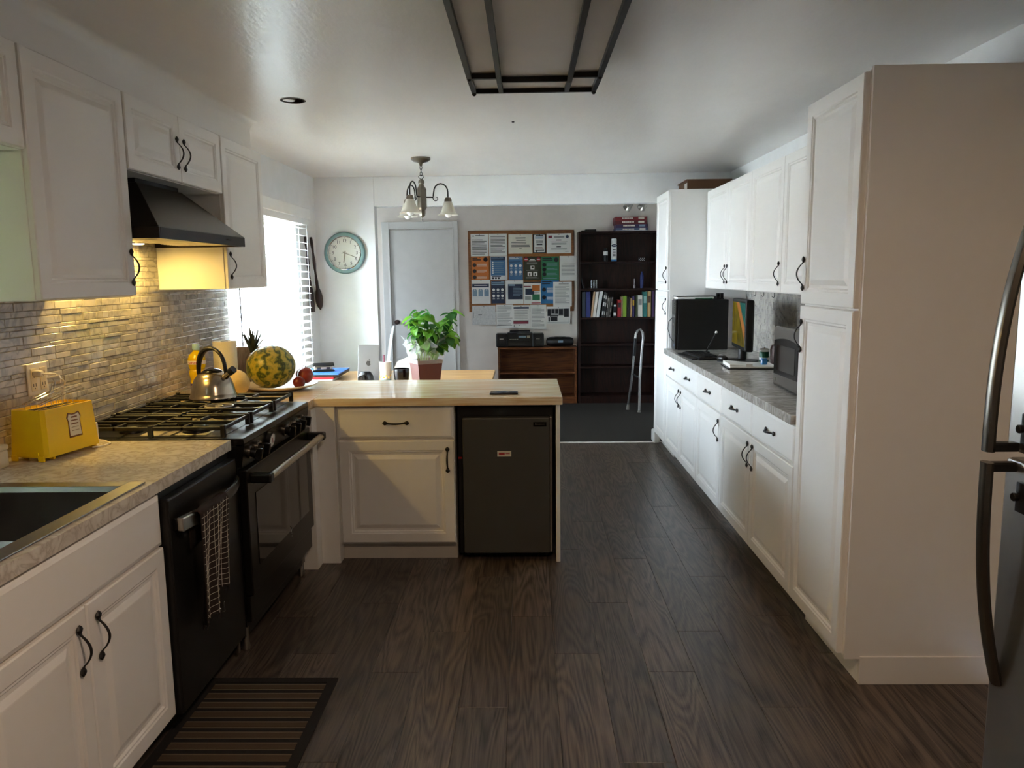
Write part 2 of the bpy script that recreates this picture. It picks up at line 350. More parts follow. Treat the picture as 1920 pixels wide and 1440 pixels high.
# ceiling with the open round hole of a missing downlight
hx, hy, hr = -1.17, 4.02, .058
bm = bmesh.new(); K = 32
circ = [bm.verts.new((hx + hr*math.cos(2*PI*k/K), hy + hr*math.sin(2*PI*k/K), ZC)) for k in range(K)]
sq = []
for k in range(K):
    a = 2*PI*k/K; c, s_ = math.cos(a), math.sin(a); q = .3 / max(abs(c), abs(s_)); sq.append(bm.verts.new((hx + q*c, hy + q*s_, ZC)))
for k in range(K): bm.faces.new((circ[k], sq[k], sq[(k+1) % K], circ[(k+1) % K]))
def cq(x0, x1, y0, y1): bm.faces.new([bm.verts.new(p) for p in ((x0, y0, ZC), (x0, y1, ZC), (x1, y1, ZC), (x1, y0, ZC))])
cq(-3.35, XR + .15, -2.65, hy - .3); cq(-3.35, XR + .15, hy + .3, YF + .15); cq(-3.35, hx - .3, hy - .3, hy + .3); cq(hx + .3, XR + .15, hy - .3, hy + .3)
for f in bm.faces:
    f.normal_update()
    if f.normal.z > 0: f.normal_flip()
me = bpy.data.meshes.new('ceiling'); bm.to_mesh(me); bm.free(); me.materials.append(MATS['ceiling'])
ceil = struct(bpy.data.objects.new('ceiling', me)); COL.objects.link(ceil); WL[ceil] = Vector()
MB().box(-3.35, XR + .15, -2.65, YF + .15, ZC + .14, ZC + .2).build('roof_deck', 'wall', ceil)
mb = MB(); mb.lathe([(hr, ZC - .001), (hr, ZC + .13)], (hx, hy, 0), 32, 0, False); mb.lathe([(hr + .006, ZC - .002), (hr, ZC - .004), (hr - .003, ZC), (hr, ZC + .01)], (hx, hy, 0), 32, 0, False)
lab(mb.build('downlight_hole', 'dark_wood', ceil, True), 'open round hole of a missing downlight')
lab(MB().lathe([(.034, ZC + .02), (.03, ZC + .002), (.0, ZC - .002)], (hx - .025, hy + .015, 0), 16).build('loose_clip', 'gold_hand', ceil, True), 'brass clip hanging in the hole')
lab(MB().lathe([(.008, ZC + .001), (.008, ZC - .004), (.003, ZC - .006)], (-.07, 4.65, 0), 12).build('ceiling_hook', 'black', ceil, True), 'small dark hook hole')
# soffit over the left wall cabinets with a soft cove
pr = [(XL, 2.27), (-1.585, 2.27)] + [(-1.585 + .05*(1 - math.cos(t*PI/16)), 2.39 + .05*math.sin(t*PI/16)) for t in range(9)] + [(XL, ZC)]
struct(MB().prism(pr, -2.5, 4.56, lambda a, b_, d: (a, d, b_)).build('trim_soffit', 'ceiling', None, True))
struct(MB().box(XL, XR, YB - .005, YB + .03, .0, .008).build('trim_threshold', 'trim', bevel=.003))
struct(MB().box(-3.2, XR, YB + .03, YF, -.02, .004).build('carpet', 'carpet'))
struct(MB().box(XL, -1.36, YB - .014, YB, .0, .09).build('baseboard_back', 'trim', bevel=.003))
struct(MB().box(-.80, .60, YF - .014, YF, .004, .094).build('baseboard_far', 'trim', bevel=.003))
struct(MB().box(1.165, 1.225, 7.0, YB + .125, 0, .11).build('trim_corner', 'trim', bevel=.012))
# plank floor
floor = struct(MB().box(XL, XR, -2.5, YB, -.03, -.004).build('floor', 'floor_gap'))
PW, PLN = .182, 1.22; pm = {}
def plank(x0, x1, y0, y1):
    key = (round(x1 - x0, 4), round(y1 - y0, 4))
    if key not in pm:
        w, l = key; me_ = MB(); g = .0004; bvl = .0011
        me_.loft([[(g, g, -.004), (w-g, g, -.004), (w-g, l-g, -.004), (g, l-g, -.004)], [(g, g, -bvl), (w-g, g, -bvl), (w-g, l-g, -bvl), (g, l-g, -bvl)], [(g+bvl, g+bvl, 0), (w-g-bvl, g+bvl, 0), (w-g-bvl, l-g-bvl, 0), (g+bvl, l-g-bvl, 0)]])
        o = me_.build('plank', 'plank', floor, local=True); pm[key] = o.data
    else:
        o = bpy.data.objects.new('plank', pm[key]); COL.objects.link(o); o.parent = floor
    o.location = (x0, y0, 0)
x = XL; c = 0
while x < XR - .01:
    x1 = min(x + PW, XR); y = -2.5 - [.1, .75, .4, 1.0, .25, .6][c % 6]; first = True
    while y < YB - .01:
        y0 = max(y, -2.5); y1 = min(y + PLN, YB)
        if y1 - y0 > .01: plank(x, x1, y0, y1)
        y += PLN
    x = x1; c += 1

# backsplash tiles: parts of the left wall, random strip mosaic
grout = MB().box(XL, XL + .006, 2.345, 4.86, .915, 1.5).box(XL, XL + .006, 3.02, 3.965, 1.5, 1.76).build('grout', 'grout', wall_left)
rows = []; z = .917; hs = [.030, .014, .030, .022, .014, .030, .022]; k = 0
while z < 1.755: rows.append((z, min(z + hs[k % 7], 1.758))); z += hs[k % 7] + .0018; k += 1
tiles = []; rnd = random.Random(3)
for z0, z1 in rows:
    lo, hi = (2.35, 4.86) if z1 < 1.50 else (3.03, 3.955)
    y = lo - rnd.random() * .1
    while y < hi:
        l = rnd.choice([.048, .098, .098, .148, .148, .198]); y0, y1 = max(y, lo), min(y + l, hi)
        if y1 - y0 > .008:
            dist = (y0 + y1) / 2; area = (y1 - y0) * (z1 - z0) / dist ** 3 * (1 if dist > 2.72 else .02)
            tiles.append((area, y0, y1, z0, z1, rnd.uniform(.0075, .0105)))
        y += l + .0018
tiles.sort(reverse=True)
def tile_mesh(mb, y0, y1, z0, z1, t):
    e = .0015; X0 = XL + .004
    mb.loft([[(X0, y0, z0), (X0, y1, z0), (X0, y1, z1), (X0, y0, z1)], [(XL+t-e, y0, z0), (XL+t-e, y1, z0), (XL+t-e, y1, z1), (XL+t-e, y0, z1)], [(XL+t, y0+e, z0+e), (XL+t, y1-e, z0+e), (XL+t, y1-e, z1-e), (XL+t, y0+e, z1-e)]])
for q in tiles[:300]:
    mb = MB(); tile_mesh(mb, *q[1:]); mb.build('tile', 'tile', wall_left)
mb = MB()
for q in tiles[300:]: tile_mesh(mb, *q[1:])
o = mb.build('tile_field', 'tile', wall_left); o['kind'] = 'stuff'
# right backsplash: strips too fine to pick apart at that distance
wr = bpy.data.objects['wall_right']; mb = MB(); rnd = random.Random(5); z = .94; k = 0
while z < 1.42:
    h = hs[k % 7]; y = 3.33
    while y < 6.43:
        l = rnd.choice([.048, .098, .148]); y1 = min(y + l, 6.43); mb.box(XR - rnd.uniform(.007, .01), XR - .001, y, y1, z, z + h); y += l + .003
    z += h + .003; k += 1
o = mb.build('tile_field', 'tile', wr, bevel=.0); o['kind'] = 'stuff'
MB().box(XR - .004, XR, 3.33, 6.44, .93, 1.43).build('grout', 'grout', wr)

# windows
def window_left(name, w, X, mull):
    y0, y1, z0, z1 = w; fr = MB(); d0, d1 = X - .11, X - .05
    for a, b_, c, d in ((y0, y0+.05, z0, z1), (y1-.05, y1, z0, z1), (y0+.05, y1-.05, z0, z0+.05), (y0+.05, y1-.05, z1-.05, z1)): fr.box(d0, d1, a, b_, c, d)
    ym = (y0 + y1) / 2
    if mull: fr.box(d0, d1, ym-.03, ym+.03, z0+.05, z1-.05)
    o = struct(fr.build(name, 'white_gloss'))
    for a, b_ in (((y0+.05, ym-.03), (ym+.03, y1-.05)) if mull else ((y0+.05, y1-.05),)): MB().box(X-.084, X-.08, a, b_, z0+.05, z1-.05).build('pane', 'pane', o)
    MB().box(X-.05, X+.03, y0-.03, y1+.03, z0-.03, z0).build('window_sill', 'trim', o, bevel=.004)
    return o
window_left('window_1', W1, XL, True); window_left('window_2', W2, XL, True); window_left('window_3', W3, -3.2, True)
for w, X in ((W1, XL), (W2, XL), (W3, -3.2)):
    portal('sky_portal', (X - .155, (w[0]+w[1])/2, (w[2]+w[3])/2), (0, -PI/2, 0), w[3]-w[2], w[1]-w[0])
# outside: paled ground and neighbour's house, hedge added to dim the sink window
struct(MB().box(-30, -2.05, -12, 26, -.6, -.5).build('ground_outside', 'pale_ground'))
t = thing('neighbour_house', 'pale house seen through the blinds', 'building', (-14, 12, -.5))
MB().box(-17, -14, 4, 22, -.5, 2.4).build('wall', 'pale_brick', t); MB().prism([(-17.3, 2.4), (-13.6, 2.4), (-15.5, 3.6)], 3.6, 22.4, lambda a, b_, d: (a, d, b_)).build('roof', 'paper_grey', t)
for y in (6, 10, 14, 18): MB().box(-14.01, -13.97, y, y+1.2, .6, 1.8).build('window', 'white_gloss', t)
t = thing('dimming_hedge', 'unseen green hedge added to dim the sink window', 'hedge', (-2.9, 1.7, -.5)); rn = random.Random(9)  # added unseen to keep sky light off the sink window
for k in range(9):
    y = -.6 + k*.55; rg = []
    for j in range(9):
        u = j/8; rg.append([(-2.95 + (.42 - .25*u**4)*(1 + .12*rn.uniform(-1, 1))*math.cos(2*PI*q/14), y + (.42 - .25*u**4)*(1 + .12*rn.uniform(-1, 1))*math.sin(2*PI*q/14), -.5 + 3.1*u) for q in range(14)])
    MB().loft(rg).build('shrub', 'hedge', t, True)
# ------------------------------------------------------------------ cabinet builders
def facef(axis, plane):
    if axis == '+X': return lambda a, z, d: (plane + d, a, z)
    if axis == '-X': return lambda a, z, d: (plane - d, a, z)
    return lambda a, z, d: (a, plane - d, z)
RAISED = [(0, 0), (0, .016), (.004, .02), (.052, .02), (.057, .0165), (.063, .0165), (.069, .0105), (.080, .0105), (.100, .0175), (.104, .018)]
SLAB = [(0, 0), (0, .013), (.006, .0165), (.014, .02)]
def front(parent, name, axis, plane, a0, a1, z0, z1, prof=RAISED, m='white'):
    f = facef(axis, plane); k = 1.0; w = min(a1 - a0, z1 - z0)
    if prof is RAISED and w < .26: k = w / .26 * .95
    mb = MB(); mb.loft([[f(a0+i*k, z0+i*k, d), f(a1-i*k, z0+i*k, d), f(a1-i*k, z1-i*k, d), f(a0+i*k, z1-i*k, d)] for i, d in prof])
    return mb.build(name, m, parent)
# wrought-iron bow pull with leaf ends, along Z, bowing to +X
hm = MB(); pts = []; rad = []
for k in range(25):
    u = -1 + 2*k/24; s_ = u * .072
    if abs(u) > .62: r = (1 - abs(u)) / .38; pts.append((.006, 0, s_)); rad.append(.0006 + .0105 * math.sin(min(1, r*1.25) * PI * .86) ** .9 + .001)
    else: pts.append((.006 + .026 * math.cos(u / .62 * PI/2) ** .8, 0, s_)); rad.append(.0042 + .001*math.cos(u*3))
hm.tube(pts, rad, 8, upv=(1, 0, 0), flat=.55)
_h = hm.build('handle', 'iron', None, True); HMESH = _h.data; bpy.data.objects.remove(_h)
def pull(parent, axis, loc, horiz=False):
    o = bpy.data.objects.new('handle', HMESH); COL.objects.link(o); o.parent = parent; o.location = Vector(loc) - WL[parent]
    rz = {'+X': 0, '-X': PI, '-Y': -PI/2}[axis]
    M = Matrix.Rotation(rz, 3, 'Z') @ (Matrix.Rotation(PI/2, 3, 'X') if horiz else Matrix.Identity(3))
    o.rotation_euler = M.to_euler(); return o
G = 'white kitchen cabinets'
# ---- left wall cabinets
XU = -1.55
def wallcab(label, y0, y1, z0, z1, doors, handles):
    t = thing('wall_cabinet', label, 'cabinet', (-1.72, (y0+y1)/2, z0), group='white wall cabinets on the left wall')
    MB().box(XL + .002, XU, y0 + .001, y1 - .001, z0, z1).build('body', 'white', t, bevel=.0015)
    for (a, b_), h in zip(doors, handles):
        d = front(t, 'door', '+X', XU, a + .0015, b_ - .0015, z0 + .003, z1 - .003)
        if h: pull(d, '+X', (XU + .02, h[0], h[1]))
    return t
wallcab('short white cabinet at the left edge, above the sink', 1.45, 2.408, 1.95, 2.268, [(1.455, 1.93), (1.93, 2.405)], [None, None])
wallcab('tall white cabinet with one wide door left of the range hood', 2.412, 3.018, 1.488, 2.268, [(2.415, 3.015)], [(2.985, 1.60)])
wallcab('short white cabinet with two small doors above the range hood', 3.022, 3.955, 1.975, 2.268, [(3.025, 3.49), (3.49, 3.952)], [(3.455, 2.10), (3.525, 2.10)])
wallcab('narrow tall white cabinet between range hood and window blind', 3.96, 4.56, 1.50, 2.268, [(3.965, 4.557)], [(3.995, 1.62)])
# ---- left base: sink cabinet and the one beyond the frame
XBF = -1.205
t = thing('base_cabinet', 'white sink cabinet with a false drawer front and two doors', 'cabinet', (-1.55, 1.93, 0))
MB().box(XL + .002, XBF, 1.482, 1.50, .10, .872).box(XL + .002, XBF, 2.362, 2.38, .10, .872).box(XL + .002, XBF, 1.50, 2.362, .10, .12).box(XBF - .02, XBF, 1.5, 2.362, .12, .872).build('body', 'white', t)
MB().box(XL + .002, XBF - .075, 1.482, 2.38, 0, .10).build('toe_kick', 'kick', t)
front(t, 'drawer_front', '+X', XBF, 1.485, 2.377, .70, .866, SLAB)
d = front(t, 'door', '+X', XBF, 1.485, 1.929, .11, .692); pull(d, '+X', (XBF + .02, 1.885, .585))
d = front(t, 'door', '+X', XBF, 1.933, 2.377, .11, .692); pull(d, '+X', (XBF + .02, 1.975, .585))
t = thing('base_cabinet', 'white base cabinet at the near end of the left worktop', 'cabinet', (-1.55, 1.2, 0))
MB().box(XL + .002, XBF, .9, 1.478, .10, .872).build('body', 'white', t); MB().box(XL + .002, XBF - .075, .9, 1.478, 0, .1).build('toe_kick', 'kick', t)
d = front(t, 'door', '+X', XBF, .905, 1.474, .11, .692); pull(d, '+X', (XBF + .02, 1.43, .585)); front(t, 'drawer', '+X', XBF, .905, 1.474, .70, .866, SLAB)
# ---- left worktop with sink cut-out
SX0, SX1, SY0, SY1 = -1.78, -1.225, 1.52, 2.32
mb = MB(); zt0, zt1 = .875, .915; xa, xb, ya, yb = XL + .002, -1.185, .88, 2.985
mb.box(xa, SX0, ya, yb, zt0, zt1).box(SX1, xb, ya, yb, zt0, zt1).box(SX0, SX1, ya, SY0, zt0, zt1).box(SX0, SX1, SY1, yb, zt0, zt1)
tag(mb.build('worktop', 'laminate'), 'cream marble-look worktop with the sink and yellow toaster', 'worktop')
# ---- sink
t = thing('kitchen_sink', 'stainless steel drop-in sink in the cream worktop', 'sink', (-1.5, 1.92, .70))
rim = MB(); o0, o1, o2, o3 = SX0 - .018, SX1 + .018, SY0 - .018, SY1 + .018; i0, i1, i2, i3 = SX0 + .03, SX1 - .035, SY0 + .035, SY1 - .035
rim.box(o0, i0, o2, o3, .9155, .921).box(i1, o1, o2, o3, .9155, .921).box(i0, i1, o2, i2, .9155, .921).box(i0, i1, i3, o3, .9155, .921).build('rim', 'sink_steel', t, bevel=.002)
mb = MB(); bz = .72; q = .03
for r in ([(i0, i2, .92), (i1, i2, .92), (i1, i3, .92), (i0, i3, .92)],): pass
mb.loft([[(i0, i2, .919), (i1, i2, .919), (i1, i3, .919), (i0, i3, .919)], [(i0+.008, i2+.008, .905), (i1-.008, i2+.008, .905), (i1-.008, i3-.008, .905), (i0+.008, i3-.008, .905)],
         [(i0+.012, i2+.012, bz+q), (i1-.012, i2+.012, bz+q), (i1-.012, i3-.012, bz+q), (i0+.012, i3-.012, bz+q)],
         [(i0+.012+q, i2+.012+q, bz), (i1-.012-q, i2+.012+q, bz), (i1-.012-q, i3-.012-q, bz), (i0+.012+q, i3-.012-q, bz)]], cap=False)
n = len(mb.v); mb.f.append([n-4, n-3, n-2, n-1]); mb.m.append(0); mb.build('basin', 'sink_steel', t)
MB().lathe([(.045, bz + .001), (.045, bz + .005), (.03, bz + .003), (.0, bz + .003)], (-1.5, 1.92, 0), 20).build('drain', 'chrome', t, True)
# ---- dishwasher
t = thing('dishwasher', 'black steel dishwasher with a curved bar handle', 'dishwasher', (-1.5, 2.68, 0))
y0, y1 = 2.384, 2.978
MB().box(XL + .01, -1.20, y0, y1, .09, .868).build('body', 'black', t)
MB().box(XL + .01, -1.27, y0, y1, 0, .09).build('toe_kick', 'black', t)
MB().box(-1.199, -1.165, y0 + .003, y1 - .003, .10, .845).build('door', 'dw_steel', t, bevel=.006)
mb = MB(); hp = []
for k in range(17):
    u = -1 + k/8; hp.append((-1.158 + .042 * (1 - abs(u) ** 2.6), 2.681 + u * .275, .757))
h = MB().tube(hp, .011, 10, flat=1.9).build('handle', 'dw_steel', t, True)
lab(MB().cbox((-1.128, 2.452, .757), (.026, .10, .046), Matrix.Rotation(-.2, 3, 'Z')).build('handle_cap', 'steel', h, bevel=.004), 'pale steel end of the handle')
lg = []
for k in range(40):
    a = k / 39 * 3.2 * PI; lg.append((-1.1645, 2.735 + k*.0012 + .010*math.cos(a), .30 + .016*math.sin(a*.8) + k*.0004))
lab(MB().tube(lg, .0009, 5).build('logo', 'steel', t), 'looping silver script logo')
MB().box(-1.166, -1.1645, 2.44, 2.50, .800, .806).build('vent_mark', 'black', t)
lab(MB().box(-1.20, -1.19, 2.95, 2.965, .03, .09).build('foot', 'steel', t, bevel=.002), 'steel levelling foot')
# ---- tea towel over the dishwasher handle: two hanging layers with ragged ends
t = thing('tea_towel', 'dark brown tea towel with a white grid, hanging on the dishwasher', 'towel', (-1.10, 2.66, .36))
NU, NV = 28, 40; L1 = .40; grid = []; ty0, ty1 = 2.462, 2.695
def tw(u, v):                                 # u across, v 0..1 down the front
    fold = .010 * math.sin(u * 13 + v * 2) * (.25 + v) + .006 * math.sin(u * 29 + 1) * v
    y = ty0 + (ty1 - ty0) * (u * (1 - .10 * v) + .16 * v * (1 if u > .5 else .6) * .5) + .012 * v
    top = .771; zz = top - v * (L1 * (1.0 - .18 * (u > .58) + .02 * math.sin(u*9)))
    xx = -1.097 + fold + .004 - .028 * v
    return Vector((max(xx, -1.150), y, zz))
mb = MB(); back = .012
rows_ = []
for j in range(NV + 1): rows_.append([tw(i / NU, j / NV) for i in range(NU + 1)])
loopv = [[p + Vector((-.004, 0, 0)) for p in r] for r in rows_]
n0 = len(mb.v)
for r in rows_: mb.v += r
for j in range(NV):
    for i in range(NU): mb.f.append([n0 + j*(NU+1)+i, n0 + j*(NU+1)+i+1, n0 + (j+1)*(NU+1)+i+1, n0 + (j+1)*(NU+1)+i]); mb.m.append(0)
cl = mb.build('cloth', 'towel', t, True, ang=180); q = cl.modifiers.new('thickness', 'SOLIDIFY'); q.thickness = .003; q.offset = -1
mb = MB(); rr = []
for s_ in ((0, 0), (-.010, .013), (-.030, .012), (-.0455, -.015), (-.0455, -.12)): rr.append([tw(i/NU, 0) + Vector((s_[0], 0, s_[1])) for i in range(NU + 1)])
mb.loft(rr, 0, False, False); o = mb.build('fold', 'towel', t, True, ang=180); q = o.modifiers.new('thickness', 'SOLIDIFY'); q.thickness = .002
mb = MB()
for k in range(8):
    u = (k + .5) / 8; mb.tube([tw(u, j / 24) + Vector((.0020, 0, 0)) for j in range(25)], .0008, 4)
for k in range(17):
    v = (k + .5) / 17; mb.tube([tw(i / 24, v) + Vector((.0020, 0, 0)) for i in range(25)], .0008, 4)
mb.build('grid_stripe', 'towel_line', t, True)
mb = MB()
for k in range(36):
    p = tw(k / 35, 1); mb.tube([p, p + Vector((random.uniform(-.004, .004), random.uniform(-.004, .004), -random.uniform(.012, .022)))], .0011, 4)
o = mb.build('fringe', 'towel', t); o['kind'] = 'stuff'

# ---- gas range
RY0, RY1 = 2.995, 3.912; XF = -1.135
t = thing('gas_range', 'black professional gas range with six knobs and a bar handle', 'stove', (-1.5, 3.45, 0))
MB().box(-1.86, -1.17, RY0, RY1, .12, .885).build('body', 'black', t)
MB().prism([(-1.86, .885), (XF - .012, .885), (XF, .895), (XF - .004, .918), (-1.86, .918)], RY0, RY1, lambda a, b_, d: (a, d, b_)).build('cooktop', 'dark_steel', t, bevel=.002)
MB().box(-1.81, -1.235, RY0 + .03, RY1 - .03, .9185, .9205).build('burner_tray', 'dark_steel', t)
MB().box(-1.862, -1.84, RY0, RY1, .918, .952).build('back_guard', 'black', t, bevel=.003)
MB().prism([(-1.17, .80), (-1.152, .795), (XF, .893), (-1.17, .893)], RY0, RY1, lambda a, b_, d: (a, d, b_)).build('control_panel', 'dark_steel', t)
dr = MB().box(-1.169, -1.135, RY0 + .004, RY1 - .004, .255, .785).build('oven_door', 'dark_steel', t, bevel=.004)
MB().box(-1.1345, -1.1325, RY0 + .09, RY1 - .09, .36, .67).build('oven_window', 'oven_glass', dr)
h = MB().cyl((-1.065, RY0 + .04, .742), (-1.065, RY1 - .02, .742), .0165, 14).build('handle', 'steel', dr, True)
for y in (RY0 + .035, RY1 - .055): MB().box(-1.136, -1.047, y, y + .045, .722, .762).build('handle_bracket', 'black', dr, bevel=.008)
lg = [(-1.1315, 3.515 + .006*math.sin(k*.8), .33 + k*.004) for k in range(14)]
lab(MB().tube(lg, .0016, 5).build('logo', 'chrome', dr), 'small curved silver badge')
MB().box(-1.169, -1.15, RY0 + .004, RY1 - .004, .14, .248).build('bottom_drawer', 'dark_steel', t, bevel=.003)
MB().box(-1.21, -1.19, RY0 + .02, RY1 - .02, .06, .12).build('plinth', 'black', t)
for y in (RY0 + .05, RY1 - .06): MB().lathe([(.017, 0.001), (.020, .012), (.016, .03), (.016, .118)], (-1.20, y, 0), 14).build('foot', 'steel', t, True)
for y in (RY0 + .05, RY1 - .06): MB().lathe([(.017, 0.001), (.020, .012), (.016, .03), (.016, .118)], (-1.80, y, 0), 14).build('foot', 'steel', t, True)
pn = Vector((.098, 0, -.017)).normalized()
def knob(y):
    c = Vector((-1.143, y, .846)); k = MB().cyl(c, c + pn*.008, .027, 20).build('knob_ring', 'steel', t, True)
    M = pn.to_track_quat('X', 'Z').to_matrix()
    mb = MB().cyl(c + pn*.007, c + pn*.03, .020, 18).cbox(c + pn*.036, (.034, .017, .046), M); lab(mb.build('knob', 'black', t, bevel=.003), 'black control knob')
for y in (3.07, 3.165, 3.53, 3.615, 3.70, 3.785): knob(y)
c = Vector((-1.142, 3.285, .853))
g_ = MB().cyl(c, c + pn*.022, .036, 28).build('oven_gauge', 'black', t, True, .002)
MB().cyl(c + pn*.0215, c + pn*.0235, .029, 28).build('dial_face', 'paper', g_, True); MB().cbox(c + pn*.0245, (.0008, .004, .03), pn.to_track_quat('X', 'Z').to_matrix() @ Matrix.Rotation(.6, 3, 'X')).build('needle', 'p_red', g_)
for y in (3.135, 3.453, 3.77):  # bright plates shaped as patches of hood light reflected between the burners
    MB().box(-1.585, -1.46, y - .085, y + .085, .9206, .9225).build('reflection_plate', 'reflection_tone', t, bevel=.001)
    MB().box(-1.445, -1.315, y - .075, y + .075, .9206, .9218).build('reflection_plate', 'reflection_tone', t, bevel=.001)
# burners, caps and grates
for y in (3.135, 3.453, 3.77):
    for x in (-1.66, -1.385):
        r = .036 if (x < -1.5) else .045
        bq = MB().lathe([(r + .012, .9206), (r + .010, .929), (r, .931), (r, .938)], (x, y, 0), 24).build('burner', 'dark_steel', t, True)
        MB().lathe([(r + .002, .938), (r + .003, .943), (r - .006, .947), (.0, .948)], (x, y, 0), 24).build('burner_cap', 'black', bq, True)
for gi, yc in enumerate((3.140, 3.453, 3.766)):
    w = .142; g = MB(); zb, zt = .951, .966; bw = .012; x0, x1 = -1.815, -1.215
    for (a, b_, c_, d_) in ((x0, x1, yc-w, yc-w+bw), (x0, x1, yc+w-bw, yc+w), (x0, x0+bw, yc-w, yc+w), (x1-bw, x1, yc-w, yc+w), (x0, x1, yc-bw/2, yc+bw/2), (-1.521, -1.509, yc-w, yc+w)): g.box(a, b_, c_, d_, zb, zt)
    for xb_ in (-1.66, -1.385):
        g.box(xb_-bw/2, xb_+bw/2, yc-w, yc-.045, zb, zt).box(xb_-bw/2, xb_+bw/2, yc+.045, yc+w, zb, zt)
        g.box(xb_-.13, xb_-.05, yc-.075, yc-.063, zb, zt).box(xb_-.13, xb_-.05, yc+.063, yc+.075, zb, zt)
    for x in (x0 + .006, -1.515, x1 - .006):
        for y in (yc - w + .006, yc + w - .006): g.box(x-.010, x+.010, y-.007, y+.007, .9205, zt + .006)
    g.build('grate', 'cast', t, bevel=.0022, seg=1)
wr_ = MB().torus((-1.415, 3.455, .974), .060, .0045, 32, 8)
for a in range(4): wr_.bar((-1.415 + .016*math.cos(a*PI/2+.4), 3.455 + .016*math.sin(a*PI/2+.4), .974), (-1.415 + .060*math.cos(a*PI/2+.4), 3.455 + .060*math.sin(a*PI/2+.4), .974), .006)
wr_.torus((-1.415, 3.455, .974), .016, .004, 16, 8)
tag(wr_.build('trivet_ring', 'alu', None, True), 'round metal ring lying on the middle range grate', 'trivet')

# ---- range hood
HY0, HY1 = 3.026, 3.95; HX = -1.43; t = thing('range_hood', 'dark steel range hood glowing yellow over the range', 'range hood', (-1.66, 3.49, 1.71))
mb = MB(); mb.box(XL+.012, HX, HY0, HY0+.012, 1.712, 1.757).box(XL+.012, HX, HY1-.012, HY1, 1.712, 1.757).box(HX-.012, HX, HY0+.012, HY1-.012, 1.712, 1.757)
mb.build('visor', 'hood_steel', t, bevel=.002)
mb = MB(); mb.loft([[(XL+.012, HY0, 1.757), (HX, HY0, 1.757), (HX, HY1, 1.757), (XL+.012, HY1, 1.757)], [(XL+.012, 3.255, 1.955), (-1.62, 3.255, 1.955), (-1.62, 3.68, 1.955), (XL+.012, 3.68, 1.955)]])
mb.build('canopy', 'hood_steel', t, bevel=.002)
MB().box(XL+.012, -1.63, 3.265, 3.67, 1.955, 1.974).build('duct', 'black', t)
for y in (HY0 + .1, HY0 + .39, HY0 + .68):
    f_ = MB().box(-1.74, -1.46, y - .06 + .02, y + .20, 1.722, 1.730).build('filter', 'steel', t, bevel=.003)
    mb = MB()
    for k in range(7): mb.box(-1.735, -1.465, y - .03 + k*.031, y - .024 + k*.031, 1.717, 1.723)
    mb.build('filter_slat', 'steel', f_)
MB().box(XL+.014, HX-.012, HY0+.012, HY1-.012, 1.731, 1.738).build('inner_plate', 'steel', t)
lab(MB().box(HX + .0005, HX + .002, 3.70, 3.76, 1.7345, 1.7395).box(HX + .0005, HX + .002, 3.71, 3.72, 1.738, 1.742).build('logo', 'chrome', t), 'small silver maker badge')
for y in (3.18, 3.64):
    l_ = MB().lathe([(.036, 1.7305), (.036, 1.720), (.028, 1.719)], (-1.825, y, 0), 20).build('lamp', 'chrome', t, True)
    e = mat('lamp_glow', '#fff0c0', .4, emit='#ffd98a', es=2.5) if 'lamp_glow' not in MATS else MATS['lamp_glow']
    MB().lathe([(.027, 1.7188), (.027, 1.717), (.0, 1.714)], (-1.825, y, 0), 20).build('bulb', 'lamp_glow', l_, True)
    la = bpy.data.lights.new('hood_light', 'AREA'); la.shape = 'DISK'; la.size = .05; la.energy = .27; la.color = (1.0, .66, .17); la.spread = math.radians(175)
    lo = bpy.data.objects.new('hood_light', la); COL.objects.link(lo); lo.parent = t; lo.location = Vector((-1.825, y, 1.711)) - WL[t]

# ---- peninsula
PY0, PY1, PX1 = 4.03, 4.74, .185
tag(MB().box(XL + .002, -1.14, 3.918, PY1, .872, .915).box(-1.14, PX1, PY0 - .018, PY1, .872, .915).build('peninsula_worktop', 'butcher', bevel=.003), 'long butcher-block worktop on the peninsula', 'worktop')
t = thing('base_cabinet', 'white peninsula cabinet with one drawer over one square door', 'cabinet', (-.72, 4.36, 0))
MB().box(XL + .01, -1.13, PY0 - .10, PY1 - .06, .0, .870).box(-1.13, -1.03, PY0 - .01, PY1 - .06, .0, .870).build('filler_panel', 'white', t, bevel=.002)
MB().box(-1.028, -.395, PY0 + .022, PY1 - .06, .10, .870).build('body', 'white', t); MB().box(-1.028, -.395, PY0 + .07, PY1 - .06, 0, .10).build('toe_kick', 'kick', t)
d = front(t, 'drawer', '-Y', PY0 + .022, -1.018, -.398, .692, .860, SLAB); pull(d, '-Y', (-.705, PY0 + .002, .778), True)
d = front(t, 'door', '-Y', PY0 + .022, -1.018, -.398, .112, .680); pull(d, '-Y', (-.432, PY0 + .002, .575))
tag(MB().box(.150, .172, PY0, PY1 - .02, 0, .871).build('end_panel', 'white', bevel=.002), 'narrow white end panel closing the peninsula beside the small fridge', 'panel')
t = thing('mini_fridge', 'grey under-counter mini fridge at the end of the peninsula', 'fridge', (-.12, 4.4, 0))
MB().box(-.382, .138, PY0 + .07, PY1 - .04, .025, .850).build('body', 'black', t, bevel=.004)
d = MB().box(-.352, .118, PY0 + .012, PY0 + .066, .045, .800).build('door', 'fridge_grey', t, bevel=.008)
MB().box(.118, .128, PY0 + .02, PY0 + .066, .05, .80).build('door_trim', 'steel', d, bevel=.002)
q = MB().box(.030, .100, PY0 + .008, PY0 + .013, .752, .776).build('badge', 'black_gloss', d, bevel=.001); MB().box(.04, .09, PY0 + .0072, PY0 + .0079, .7625, .7655).box(.04, .045, PY0 + .0072, PY0 + .0079, .7605, .769).build('lettering', 'steel', q)
